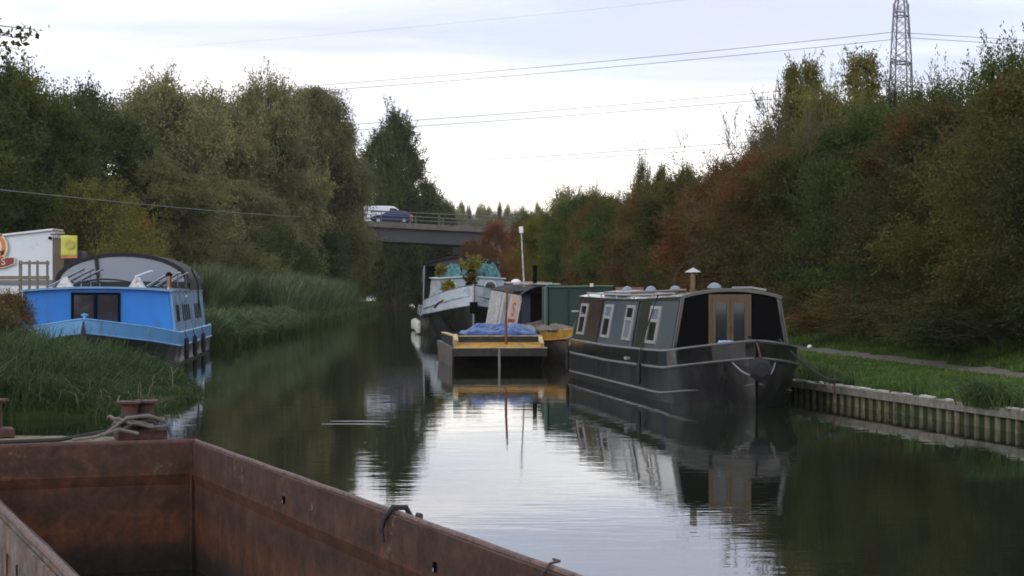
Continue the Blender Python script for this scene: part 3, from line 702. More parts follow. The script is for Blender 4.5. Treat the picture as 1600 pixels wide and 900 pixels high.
# the near tree whose leafy twig hangs into the top corner
rt = plant('sycamore_tree', 'ash', 'hedge_dark', -330, 26, H=6.9, Rr=2.3, label='near tree outside the frame with one leafy branch hanging into the top corner', z=.3)
rng = np.random.default_rng(5); g = MB(); A = W(-170, 70, 26); pl = []
for tip in ((48, 42), (30, 78), (22, 55), (12, 92), (42, 62)):
    B = W(*tip, 26) + Vector((0, random.uniform(-.3, .3), 0)); mid = A.lerp(B, .5) + Vector((0, 0, .2))
    g.tube([A, mid, A.lerp(B, .8) + Vector((0, 0, .08)), B], [.02, .012, .007, .004], 5)
    for k in range(34):
        t = random.uniform(.6, 1.06); pl.append(A.lerp(B, t) + Vector((random.gauss(0, .06), random.gauss(0, .1), random.gauss(.03, .06))))
Vq = leaf_quads(rng, np.array(pl), np.tile([.5, 0, -.3], (len(pl), 1)), .095, .065, .7)
inv = (Matrix.Translation(rt.location) @ Matrix.Rotation(rt.rotation_euler.z, 4, 'Z')).inverted()
g.v = [tuple(inv @ Vector(v)) for v in g.v]; g.build('branch', M['bark'], rt)
Vq = np.array([inv @ Vector(v) for v in Vq.reshape(-1, 3)]).reshape(-1, 4, 3)
o = bpy.data.objects.new('foliage', mesh_from_quads('foliage', Vq, LM['hedge_dark'])); COL.objects.link(o); o.parent = rt

# ------------------------------------------------------------------ grass, sedge, reeds
def blades(name, pts, hmin, hmax, wd, lean, m, seed, kind='stuff', wind=(0.15, 0), ceil=None):
    rng = np.random.default_rng(seed); P = np.array(pts); n = len(P)
    h = rng.uniform(hmin, hmax, (n, 1))
    if ceil is not None: h = np.minimum(h, np.maximum(.07, (np.array([[ceil(*q)] for q in P])) * rng.uniform(.35, 1.3, (n, 1)) * (1 + .45 * np.sin(P[:, :1] * 2.9 + P[:, 1:2] * 1.7) * np.cos(P[:, 1:2] * 3.7 - P[:, :1]))))
    a = rng.uniform(0, 2 * math.pi, n)
    d = np.stack([np.cos(a), np.sin(a), np.zeros(n)], 1); s = np.stack([-np.sin(a), np.cos(a), np.zeros(n)], 1)
    a2 = rng.uniform(0, 2 * math.pi, n); s = np.stack([np.cos(a2), np.sin(a2), np.zeros(n)], 1)
    ln = lean * rng.uniform(.1, 1.2, (n, 1)); up = np.array([0, 0, 1.0]); wv = np.array([*wind, 0])
    w_ = wd * rng.uniform(.6, 1.3, (n, 1))
    m1 = P + h * (.5 * up + .12 * ln * d + .1 * wv); m2 = P + h * ((.85 - .15 * ln) * up + .42 * ln * d + .35 * wv); tp = P + h * ((1 - .45 * ln) * up + .85 * ln * d + .8 * wv)
    V = np.stack([P - s * w_ * .5, P + s * w_ * .5, m1 - s * w_ * .45, m1 + s * w_ * .45, m2 - s * w_ * .3, m2 + s * w_ * .3, tp], 1).reshape(-1, 3)
    b = (np.arange(n) * 7)[:, None]
    q = np.concatenate([b + [0, 1, 3, 2], b + [2, 3, 5, 4]], 0); t = b + [4, 5, 6]
    me = bpy.data.meshes.new(name); me.vertices.add(len(V)); me.vertices.foreach_set('co', V.reshape(-1).astype(np.float32))
    li = np.concatenate([q.reshape(-1), t.reshape(-1)]).astype(np.int32); me.loops.add(len(li)); me.loops.foreach_set('vertex_index', li)
    nq, ntr = len(q), len(t); ls = np.concatenate([np.arange(nq) * 4, nq * 4 + np.arange(ntr) * 3]).astype(np.int32)
    me.polygons.add(nq + ntr); me.polygons.foreach_set('loop_start', ls); me.polygons.foreach_set('loop_total', np.concatenate([np.full(nq, 4), np.full(ntr, 3)]).astype(np.int32))
    me.update(); me.validate(); me.materials.append(m)
    o = bpy.data.objects.new(name, me); COL.objects.link(o); return tag(o, kind=kind)
GM = {
    'lawn': leaf_mat('lawn_blades', (0.054, 0.105, 0.022), (0.104, 0.181, 0.045), (0.108, 0.109, 0.045), .02, .9),
    'sedge': leaf_mat('sedge_blades', (.035, .070, .022), (.080, .130, .045), (.12, .12, .06), .0, .8),
    'bankgrass': leaf_mat('bank_blades', (.050, .088, .028), (.105, .150, .055), (.13, .13, .06), .05, .6),
    'reed': leaf_mat('reed_blades', (0.066, 0.108, 0.048), (0.138, 0.189, 0.091), (0.220, 0.216, 0.140), .10, .5),
    'reed_head': leaf_mat('reed_heads', (0.144, 0.120, 0.089), (0.234, 0.200, 0.158)),
    'straw': leaf_mat('dead_straw', (.17, .14, .09), (.28, .24, .17)),
}
rg = random.Random(3)
def near_right(n, y0, y1, omin, omax, dens=None):
    out = []
    while len(out) < n:
        y = y0 + (y1 - y0) * rg.random() ** 1.4; xr = pw(RB, y); x = xr + rg.uniform(omin, omax(y) if callable(omax) else omax)
        xc = pw([(16, 10.2), (31, 8.25), (43, 7.15), (60, 5.6), (80, 4.3), (130, 1.2)], y)
        if -.38 - rg.uniform(0, .12) < x - xc < .27 + rg.uniform(-.06, .04): continue
        out.append((x, y, mesh_z(x, y) - .015))
    return out
blades('lawn_grass', near_right(150000, 20, 75, .12, lambda y: pw(HL, y) - pw(RB, y) + 1.4), .05, .13, .018, .9, GM['lawn'], 1, wind=(0, 0))
pts = []
while len(pts) < 5200:      # longer tufts spilling over the bank edge and at the hedge foot
    y = rg.uniform(20, 70)
    if rg.random() < .5: x = pw(RB, y) + rg.gauss(.16, .10); 
    else: x = pw(HL, y) + rg.uniform(-.5, 1.0)
    if math.sin(y * 1.9) + math.sin(y * .83 + 1) < rg.uniform(-1, 1.2): continue
    pts.append((x, y, max(.2, mesh_z(x, y)) - .02))
blades('rough_grass', pts, .18, .42, .018, 1.2, GM['sedge'], 2, wind=(-.25, 0))
pts = []
for _ in range(420):        # the grassy clump growing over the piling near the picture edge
    y = 24.5 + rg.gauss(0, .30); pts.append((pw(RB, y) - rg.uniform(-.12, .16), y, .26))
blades('bank_tuft', pts, .2, .55, .016, 1.5, GM['sedge'], 12, wind=(-.5, -.1))
def tongue(x, y, z):      # the sedge gets lower towards the tip of the tongue
    return float(np.interp(x, [-12, -9.5, -7.6, -6.4, -5.4], [1.05, .86, .62, .36, .16]))
# tall sedge on the tongue of land before the blue boat
pts = []
while len(pts) < 62000:
    y = rg.uniform(25.2, 43); xl = pw(LB, y); x = xl - abs(rg.gauss(0, 3.2)) + rg.uniform(-.1, .22)
    if x < -14: continue
    pts.append((x, y, max(.0, mesh_z(x, y)) - .03))
pts = [p for p in pts if math.sin(p[0] * 2.3 + p[1]) + math.sin(p[1] * 1.7 - p[0]) > rg.uniform(-2.2, .4)]
blades('sedge', pts[::2], .35, 1.15, .015, 1.2, GM['sedge'], 3, wind=(.25, 0), ceil=tongue)
blades('long_grass', pts[1::2], .25, .9, .016, 1.8, GM['sedge'], 4, wind=(.35, 0), ceil=tongue)
blades('pale_reeds', [p for p in pts if p[0] < -6.6][::22], .6, 1.15, .016, .9, GM['reed'], 15, wind=(.3, 0), ceil=lambda x, y, z: 1.15 * tongue(x, y, z) + .1)
blades('dead_grass', [p for p in pts if p[1] < 29.5][:260] + pts[:120], .2, .55, .018, 1.8, GM['straw'], 5)
# low green bank and reeds beyond the blue boat
pts = []
while len(pts) < 26000:
    y = rg.uniform(59.5, 84); x = pw(LB, y) - abs(rg.gauss(0, 1.6)) + rg.uniform(-.1, .3); pts.append((x, y, max(0, mesh_z(x, y)) - .03))
blades('green_bank_grass', pts, .35, .85, .035, 1.3, GM['bankgrass'], 6, wind=(.2, 0))
blades('rank_weeds', [p for p in pts if math.sin(p[0] * 3.1) + math.sin(p[1] * 1.3 + p[0]) > .9], .6, 1.3, .04, 1.1, GM['reed'], 16, wind=(.2, 0))
pts = []
while len(pts) < 42000:
    y = 74 + 76 * rg.random() ** 1.25; off = rg.uniform(.2, 7.5) if y > 84 else rg.uniform(2.2, 8)
    x = pw(LB, y) - off; pts.append((x, y, mesh_z(x, y) - .05))
blades('reeds', pts, 1.5, 2.9, .05, .55, GM['reed'], 7, wind=(.12, 0))
pts = [p for p in pts if rg.random() < .035]
blades('reed_plumes', [(p[0], p[1], p[2] + 1.75) for p in pts], .4, .8, .07, .6, GM['reed_head'], 8, wind=(.3, 0))
pts = []
while len(pts) < 9000:
    y = rg.uniform(84, 190); x = pw(LB, y) + rg.uniform(-1.0, .5); pts.append((x, y, -.03))
blades('waterside_sedge', pts, .5, 1.1, .05, .9, GM['bankgrass'], 9)
pts = []
while len(pts) < 9000:
    y = rg.uniform(56, 200); x = pw(RB, y) + rg.uniform(-.3, 4.5); pts.append((x, y, max(0, mesh_z(x, y)) - .03))
blades('far_bank_grass', pts, .4, 1.0, .05, .9, GM['sedge'], 10)
# fallen leaves on the verge, floating leaves by the banks
def scatter(name, n, fn, size, leafm, seed, flat=.25):
    rn = np.random.default_rng(seed); P = np.array([fn() for _ in range(n)]); a = rn.uniform(0, 6.28, n)
    D = np.stack([np.cos(a), np.sin(a), rn.normal(0, flat, n)], 1); S = np.stack([-np.sin(a), np.cos(a), rn.normal(0, flat, n)], 1); L_ = size * rn.uniform(.6, 1.4, (n, 1))
    V = np.stack([P, P + D * L_ * .5 + S * L_ * .32, P + D * L_, P + D * L_ * .5 - S * L_ * .32], 1)
    o = bpy.data.objects.new(name, mesh_from_quads(name, V, leafm)); COL.objects.link(o); return tag(o, kind='stuff')
dead = leaf_mat('dead_leaves', (.12, .07, .03), (.26, .17, .07))
def on_verge():
    y = rg.uniform(22, 62); x = lerp(pw(RB, y) + .1, pw(HL, y) + .2, rg.random() ** .7); return (x, y, mesh_z(x, y) + rg.uniform(.03, .10))
scatter('fallen_leaves', 2600, on_verge, .05, dead, 3)
def on_water():
    y = rg.uniform(14, 60); return (pw(RB, y) - .12 - abs(rg.gauss(0, .5)), y, .006) if rg.random() < .6 else (pw(LB, max(y, 27)) + .2 + abs(rg.gauss(0, .6)), max(y, 27), .006)
scatter('floating_leaves', 420, on_water, .05, dead, 4, .02)
# ------------------------------------------------------------------ boats
class Hull:
    """stations: (y, half width at gunwale, half width at waterline, sheer height); bow at -y"""
    def __init__(s, st, band): s.st = st; s.band = band
    def at(s, y, k): return float(np.interp(y, [a[0] for a in s.st], [a[k] for a in s.st]))
    def fine(s):
        ys = set()
        for a, b in zip(s.st, s.st[1:]):
            n = 6 if b[0] - a[0] < 2 else 10
            for i in range(n): ys.add(round(lerp(a[0], b[0], i / n), 4))
        ys.add(s.st[-1][0]); return sorted(ys)
    def build(s, root, m_low, m_band, m_strake, m_deck, deck_drop=.10, low_strake=.14):
        lo, bd, dk, sk = MB(), MB(), MB(), []
        ys = s.fine()
        for side in (-1, 1):
            r1, r2 = [], []
            for y in ys:
                g, wl, z = s.at(y, 1), s.at(y, 2), s.at(y, 3); b = s.band(y) if callable(s.band) else s.band
                zb = z - b; gb = lerp(wl, g, zb / z) ** 1.0
                gb = g - .012 if y > s.st[0][0] + 1e-6 else g
                # lower part in three rings, upper band proud by a centimetre
                r1.append([(side * wl * .9, y, -.45), (side * wl, y, 0), (side * lerp(wl, gb, .62), y, zb * .5), (side * gb, y, zb)])
                r2.append([(side * (gb + .012), y, zb - .012), (side * (g + .012), y, z), (side * (g - .05 if g > .1 else g * .5), y, z), (side * (g - .05 if g > .1 else g * .5), y, zb)])
            lo.loft(r1, caps=True); bd.loft(r2, close=True)
            sk.append(MB()); q = sk[-1]
            q.tube([(side * (s.at(y, 1) + .015), y, s.at(y, 3) - (s.band(y) if callable(s.band) else s.band)) for y in ys], .022, 6)
            q.tube([(side * (s.at(y, 1) - .015), y, s.at(y, 3) + .008) for y in ys], .028, 6)
            if low_strake:
                q.tube([(side * (lerp(s.at(y, 2), s.at(y, 1), .35) + .012), y, low_strake + (.22 * max(0, 1 - (y - ys[0]) / 2.2) ** 1.5)) for y in ys], .02, 6)
        # deck
        dk.loft([[(-max(.01, s.at(y, 1) - .04), y, s.at(y, 3) - deck_drop), (max(.01, s.at(y, 1) - .04), y, s.at(y, 3) - deck_drop)] for y in ys], caps=False)
        y = ys[-1]
        if s.at(y, 1) > .2:
            g, wl, z = s.at(y, 1), s.at(y, 2), s.at(y, 3); lo.add([(-g, y, z), (g, y, z), (wl, y, 0), (wl * .9, y, -.45), (-wl * .9, y, -.45), (-wl, y, 0)], [(0, 1, 2, 3, 4, 5)])
        lo.build('hull', m_low, root, smooth=True); bd.build('gunwale', m_band, root, smooth=True)
        for q in sk: q.build('rubbing_strake', m_strake, root, smooth=True)
        dk.build('deck', m_deck, root)

def ly_for_px(loc, rz, lx, px, lo=-4, hi=16):
    """local y along a boat's side at which it crosses photo column px"""
    for _ in range(50):
        y = (lo + hi) / 2; wx = loc[0] + lx * math.cos(rz) - y * math.sin(rz); wy = loc[1] + lx * math.sin(rz) + y * math.cos(rz)
        if 800 + wx / wy * F > px: lo = y
        else: hi = y
    return y
def roof_arc(hw, ze, zc, n=12):
    return [(lerp(-hw, hw, i / n), ze + (zc - ze) * (1 - (2 * i / n - 1) ** 2)) for i in range(n + 1)]
def slab(pa, pb, pc, pd, nrm, th):
    n = Vector(nrm).normalized() * th; q = [Vector(p) for p in (pa, pb, pc, pd)]
    return MB().hexa(q + [p + n for p in q])
def mushroom(root, x, y, z, m, r=.13):
    MB().lathe((x, y, z), [(r * .45, 0), (r * .45, .05), (r, .055), (r * .95, .08), (r * .6, .125), (r * .15, .145)], 16).build('roof_vent', m, root, smooth=True)
def arc_fender(root, x, y, z0, z1, r, m, name='fender', rope=None):
    n = 8; prof = [(r * .3, 0), (r * .8, .04 * (z1 - z0)), (r, .15 * (z1 - z0)), (r, .85 * (z1 - z0)), (r * .8, .96 * (z1 - z0)), (r * .3, z1 - z0)]
    f = MB().lathe((x, y, z0), prof, 10).build(name, m, root, smooth=True)
    if rope: MB().tube([(x, y, z1 - .01)] + rope, .012, 5).build('fender_rope', M['rope_dark'], f)
    return f

M['frame'] = mat('dull_silver_frame', (.40, .40, .39), .35, .3, var=.12)
M['roof_rail'] = mat('roof_rail', (.30, .30, .30), .4, .3, var=.12)
# ---- the black narrowboat
BL = (3.43, 30.1, 0); BR = R(7.8)
bt = empty('narrowboat', BL, BR, 'black narrowboat with pale blue-grey side panels, wooden front doors and a brass chimney', 'narrowboat')
H = Hull([(-1.55, .02, .012, 1.0), (-1.5, .16, .03, .99), (-1.38, .36, .10, .965), (-1.15, .60, .26, .93), (-.8, .82, .50, .885), (-.4, .95, .75, .845), (0, 1.035, .92, .81), (.5, 1.05, 1.0, .795), (1.2, 1.05, 1.03, .785), (5, 1.05, 1.03, .75), (9.2, 1.05, 1.02, .765), (9.7, .98, .93, .775), (10.1, .75, .66, .785), (10.3, .42, .33, .79), (10.36, .1, .08, .79)], lambda y: .25)
H.build(bt, M['black_hull'], M['black'], M['strake'], M['matt_black'], .12)
def cz(y): return (.69, 1.665 - .0015 * y - .05 * math.sin(max(0, min(1, y / 9.2)) * math.pi), 1.785 - .004 * y - .05 * math.sin(max(0, min(1, y / 9.2)) * math.pi))
def cab(root, y0, y1, hb, ht, czf, m_side, m_roof, m_front, n=10, over=.03):
    """cabin with leaning sides, cambered roof; front and rear bulkheads as their own parts"""
    ys_ = [lerp(y0, y1, i / n) for i in range(n + 1)]
    for side in (-1, 1):
        q = MB(); q.loft([[(side * hb, y, czf(y)[0]), (side * ht, y, czf(y)[1]), (side * (ht - .05), y, czf(y)[1]), (side * (hb - .05), y, czf(y)[0])] for y in ys_], close=True); q.build('cabin_side', m_side, root)
    q = MB(); q.loft([[(x, y, z) for x, z in roof_arc(ht + over, czf(y)[1], czf(y)[2])] + [(x, y, z - .04) for x, z in reversed(roof_arc(ht + over, czf(y)[1], czf(y)[2]))] for y in [y0 - .04] + ys_[1:-1] + [y1 + .04]], close=True)
    roof = q.build('roof', m_roof, root, smooth=False)
    bk = []
    for y, nm in ((y0 - .002, 'front_bulkhead'), (y1 + .002, 'rear_bulkhead')):
        z0, z1, z2 = czf(y); poly = [(-hb + .05, z0)] + [(x, z - .045) for x, z in roof_arc(ht - .06, z1, z2)] + [(hb - .05, z0)]
        bk.append(MB().prism([(x, z) for x, z in poly], y, y + (.04 if y < (y0 + y1) / 2 else -.04)).build(nm, m_front, root))
    return roof, bk
roof, bks = cab(bt, 0, 9.2, .955, .785, cz, M['grey_side'], M['grey_side'], M['matt_black'])
def sp(y, z, off=0, side=-1):   # a point on the cabin side
    z0, z1, _ = cz(y); t = (z - z0) / (z1 - z0); n = Vector((side * (z1 - z0), 0, .17)).normalized()
    return Vector((side * lerp(.955, .785, t), y, z)) + n * off
def side_quad(name, ya, yb, za, zb, th, m, parent, off=0, side=-1):
    a, b, c, d = sp(ya, za, off, side), sp(yb, za, off, side), sp(yb, zb, off, side), sp(ya, zb, off, side)
    return slab(a, b, c, d, (side, 0, .17), th).build(name, m, parent)
for side in (-1, 1):
    for pa, pb, m in ((902, 938, 'panel_maroon'), (940, 993, 'panel_blue'), (1015, 1056, 'panel_blue')):
        ya, yb = ly_for_px(BL, BR, -.87, pb), ly_for_px(BL, BR, -.87, pa)
        tag(side_quad('side_panel', ya, yb, .76, 1.585, .006, M[m], bt, .013, side), 'maroon side panel' if m == 'panel_maroon' else None)
    for pc in (911.5, 949.5, 983, 1022):
        yc = ly_for_px(BL, BR, -.87, pc); wv = .36 if pc != 983 else .33; za, zb = .885, 1.50
        fr = MB()
        for ya, yb, z0, z1 in ((yc - wv, yc + wv, za, za + .05), (yc - wv, yc + wv, zb - .05, zb), (yc - wv, yc - wv + .05, za + .05, zb - .05), (yc + wv - .05, yc + wv, za + .05, zb - .05), (yc - wv + .05, yc + wv - .05, 1.235, 1.285)):
            fr.hexa([sp(ya, z0, .012, side), sp(yb, z0, .012, side), sp(yb, z1, .012, side), sp(ya, z1, .012, side), sp(ya, z0, .04, side), sp(yb, z0, .04, side), sp(yb, z1, .04, side), sp(ya, z1, .04, side)])
        f = fr.build('window', M['frame'], bt)
        side_quad('pane', yc - wv + .05, yc + wv - .05, za + .05, 1.235, .006, M['glass'] if pc != 983 else M['glass_pale'], f, .022, side)
        side_quad('pane', yc - wv + .05, yc + wv - .05, 1.285, zb - .05, .006, M['glass_pale'] if pc in (949.5, 1022) else M['glass'], f, .022, side)
    MB().tube([(side * .70, y, cz(y)[1] + .07) for y in (.9, 3, 5, 7, 8.9)], .015, 6).build('handrail', M['roof_rail'], bt, smooth=True)
    q = MB()
    for y in (1, 2.6, 4.2, 5.8, 7.4, 8.8): q.tube([(side * .70, y, cz(y)[1] - .0), (side * .70, y, cz(y)[1] + .07)], .012, 5)
    q.build('rail_bracket', M['alu'], bt)
# corner trim strips at the front edge of the cabin
for side in (-1, 1):
    MB().tube([(side * .957, -.012, .70), (side * .79, -.012, 1.655)], .011, 6).build('corner_trim', M['strake'], bt)
MB().loft([[(x, -.055, z + .002) for x, z in roof_arc(.81, 1.665, 1.785)], [(x, -.04, z + .012) for x, z in roof_arc(.81, 1.665, 1.785)], [(x, .0, z + .012) for x, z in roof_arc(.81, 1.665, 1.785)]], caps=False).build('roof_edge_trim', M['strake'], bt)
# double doors
dx0, dx1 = -.34, .29
fr = MB(); fr.box((dx0, -.03, 1.19), (.05, .05, 1.02)); fr.box((dx1, -.03, 1.19), (.05, .05, 1.02)); fr.box(((dx0 + dx1) / 2, -.03, 1.67), (dx1 - dx0 - .05, .05, .06)); fr.box(((dx0 + dx1) / 2, -.03, .70), (dx1 - dx0 - .05, .05, .04))
fr.build('door_frame', M['wood_door'], bt)
for k in (0, 1):
    a = dx0 + .028 + k * (dx1 - dx0 - .05) / 2; b = a + (dx1 - dx0 - .06) / 2; q = MB(); yc = -.045
    q.box((a + .026, yc, 1.18), (.052, .035, .92)); q.box((b - .026, yc, 1.18), (.052, .035, .92)); q.box(((a + b) / 2, yc, 1.605), (b - a - .104, .035, .07)); q.box(((a + b) / 2, yc, .80), (b - a - .104, .035, .16))
    d_ = q.build('door', M['wood_door'], bt)
    MB().box(((a + b) / 2, yc + .004, 1.225), (b - a - .104, .01, .69)).build('pane', M['glass'], d_)
    if k == 0: MB().box(((a + b) / 2 - .02, yc + .018, 1.2), (.09, .008, .64)).build('curtain', M['panel_blue'], d_)
    MB().tube([((b - .02 if k == 0 else a + .02), yc - .03, 1.12), ((b - .02 if k == 0 else a + .02), yc - .03, 1.2)], .008, 5).build('handle', M['brass'], d_)
# chimney with coolie hat
cy = 1.3; cx = -.30
ch = MB().lathe((cx, cy, cz(cy)[2] - .03), [(.075, 0), (.075, .03), (.050, .04), (.050, .30), (.045, .31)], 16).build('chimney', M['brass'], bt, smooth=False)
MB().lathe((cx, cy, cz(cy)[2] + .30), [(.13, 0), (.125, .012), (.03, .06), (.01, .075)], 16).build('chimney_hat', M['alu'], ch, smooth=True)
q = MB()
for a in range(3): q.tube([(cx + .05 * math.cos(a * 2.1), cy + .05 * math.sin(a * 2.1), cz(cy)[2] + .25), (cx + .06 * math.cos(a * 2.1), cy + .06 * math.sin(a * 2.1), cz(cy)[2] + .31)], .008, 4)
q.build('hat_leg', M['alu'], ch)
MB().lathe((cx + .02, cy + .06, cz(cy)[2] + .0), [(.055, 0), (.055, .26)], 12).build('chimney_black_side', M['matt_black'], ch)  # black cylinder behind the brass, showing along its right side
m_v = mat('pale_blue_enamel', (.18, .24, .30), .35, var=.1)
for px in (980, 1017, 1055, 1103):
    if px == 1103: mushroom(bt, .02, 1.15, cz(1)[2] - .02, m_v, .12)
    else: mushroom(bt, -.35, ly_for_px(BL, BR, -.35, px, -1, 12), 1.70, m_v, .105)
# things lashed on the roof
MB().box((-.42, 6.6, 1.73), (.35, 2.2, .05), ry=R(-6)).build('roof_plank', M['roof_rail'], bt)
MB().box((-.1, 7.6, 1.78), (.4, .8, .10)).build('roof_box', mat('faded_red_box', (.18, .10, .09), .7), bt)
MB().box((.45, .6, 1.79), (.25, 1.2, .03), ry=R(9)).build('roof_plank', M['roof_rail'], bt)
MB().tube([(-.45, 1.2, 1.77), (-.47, 5, 1.73), (-.43, 8, 1.72)], .022, 6).build('boat_pole', M['wood'], bt, smooth=True)
# bow: T stud, round rope fender, chains
MB().tube([(0, -1.35, .86), (0, -1.35, 1.09)], .028, 8).tube([(-.07, -1.35, 1.06), (.07, -1.35, 1.06)], .02, 6).build('bow_stud', M['matt_black'], bt)
MB().lathe((0, -1.74, .60), [(.03, -.10), (.11, -.09), (.17, -.03), (.175, .03), (.15, .09), (.08, .13)], 18, 'Y').build('bow_fender', mat('rope_fender', (.018, .018, .024), .9, var=.4, scale=20, bmp=.5), bt, smooth=True)
for s_ in (-1, 1):
    pts = [(s_ * t * .36, -1.86 + .55 * t ** 1.5, .585 - .10 * math.sin(t * math.pi) + .16 * t ** 2) for t in np.linspace(.35, 1, 9)]
    MB().tube(pts, .013, 5).build('fender_chain', M['steel'], bt)
MB().tube([(0, -1.585, 1.0), (0, -1.60, .80), (0, -1.565, .4), (0, -1.55, -.2)], .018, 6).build('stem_post', M['matt_black'], bt, smooth=True)
MB().tube([(-.02, -1.62, 1.0), (-.01, -1.72, .86), (0, -1.78, .76)], .014, 5).build('fender_strop', M['rust_red'], bt)
rc = random.Random(4); q = MB()
q.tube([(-.34 + .09 * math.cos(t) + rc.uniform(-.02, .02), -1.02 + .05 * math.sin(t), .93 + .04 * math.sin(t * 2.3) + .02) for t in np.linspace(0, 16, 44)], .02, 5); q.build('blue_white_rope', M['rope_blue'], bt, smooth=True)
# tiller and swan neck at the stern
MB().tube([(-.93, 9.35, .80), (-.90, 9.3, 1.05), (-.80, 9.1, 1.33)], .022, 6).build('tiller', M['green_edge'], bt, smooth=True)
MB().box((-.84, 9.1, 1.345), (.30, .06, .035), rz=.1).build('tiller_shelf', M['offwhite'], bt)
# fenders on ropes along the side
yf = ly_for_px(BL, BR, -1.1, 1000)
arc_fender(bt, -1.12, yf, .22, .58, .04, M['dk_rubber'], rope=[(-1.09, yf, .78), (-.98, ly_for_px(BL, BR, -.95, 1009), 1.0), (-.80, ly_for_px(BL, BR, -.8, 1028), 1.69)])
yf = ly_for_px(BL, BR, -1.08, 889)
arc_fender(bt, -1.11, yf, .12, .60, .035, M['dk_rubber'], rope=[(-1.09, yf, .80), (-1.0, yf - .1, .82)])
q = MB(); q.tube([(-1.075, ly_for_px(BL, BR, -1.05, p), .60) for p in (979.5, 980.5)], .03, 6); q.build('side_light', M['alu'], bt)

# mooring rope from the bow to the bank, with its iron pin
A = Vector((BL[0] + .62, BL[1] - 1.0, 1.02)); B = W(1288, 588, 29.2); B.z = .36; B.x = 4.78 + .12
rp = MB(); rp.tube([A.lerp(B, t) - Vector((0, 0, .08 * math.sin(t * math.pi))) for t in np.linspace(0, 1, 10)], .022, 6)
rp.tube([B + Vector((.07 * math.cos(t), .07 * math.sin(t), .03 + .01 * t / 6)) for t in np.linspace(0, 12.6, 24)], .016, 5)
tag(rp.build('mooring_rope', M['rope_dark'], smooth=True), 'dark mooring rope slanting from the black narrowboat bow to the grass bank', 'rope')
tag(MB().tube([B + Vector((0, 0, -.2)), B + Vector((.01, 0, .16))], .015, 6).build('mooring_pin', M['rust_red']), 'rusty iron pin in the bank grass holding the black bow rope', 'mooring pin')

# ---- flat workboat with ochre rim and tarpaulins
WL = (-.27, 44.0, 0); WR = R(6)
wb = empty('workboat', WL, WR, 'flat dark workboat with ochre-yellow bow deck and a square punt bow', 'workboat')
ww = 1.07
q = MB(); q.loft([[(-ww * .93, y0_, -.4), (ww * .93, y0_, -.4), (ww, y1_, z1_), (-ww, y1_, z1_)] for y0_, y1_, z1_ in ((1.1, 0, .44), (5.2, 5.2, .50))], close=True)
q.v = [(x, y, z) for x, y, z in q.v]; q.build('hull', M['punt'], wb, bev=.02)
for s_ in (-1, 1):
    q = MB(); q.hexa([(s_ * (ww + .0), 0, .44), (s_ * (ww + .012), 5.2, .50), (s_ * (ww * .94 + .012), 5.2, -.3), (s_ * (ww * .94 + .0), 1.05, -.3), (s_ * (ww + .03), -.0, .44), (s_ * (ww + .04), 5.2, .50), (s_ * (ww * .94 + .04), 5.2, -.3), (s_ * (ww * .94 + .03), 1.05, -.3)]); q.build('side_plate', M['punt_side'], wb)
MB().box((0, -.02, .35), (2.16, .06, .19)).build('bow_plate', M['punt'], wb, bev=.01)
MB().hexa([(-1.03, .02, .445), (1.03, .02, .445), (1.03, .515, .52), (-1.03, .515, .52), (-1.03, .02, .462), (1.03, .02, .462), (1.03, .515, .57), (-1.03, .515, .57)]).build('bow_deck', M['yellow'], wb)
MB().box((0, -.02, .452), (2.16, .075, .02)).build('bow_trim', M['pale_yellow'], wb)
MB().box((-.03, -.075, .12), (.05, .05, .62), rx=R(-6)).build('rubbing_post', mat('bleached_post', (.19, .18, .16), .8, var=.2), wb)
q = MB(); q.box((0, .55, .58), (1.95, .06, .24)); q.box((-.98, 2.7, .58), (.06, 4.3, .24)); q.box((.98, 2.7, .58), (.06, 4.3, .24)); q.box((0, 4.86, .58), (2.02, .06, .24)); q.build('coaming', M['punt'], wb)
q = MB(); q.box((0, .55, .712), (2.0, .11, .022)); q.box((-.99, 2.6, .712), (.12, 3.95, .024)); q.box((.99, 2.6, .712), (.12, 3.95, .024)); q.build('coaming_rim', M['pale_yellow'], wb)
MB().box((-1.0, .35, .60), (.10, .42, .20), rx=R(18)).build('corner_bracket', M['pale_yellow'], wb); MB().box((.98, .30, .56), (.09, .42, .14), rx=R(22)).build('corner_bracket', M['pale_yellow'], wb)
MB().box((0, 2.7, .55), (1.9, 4.2, .02)).build('hold_cover', M['punt'], wb)
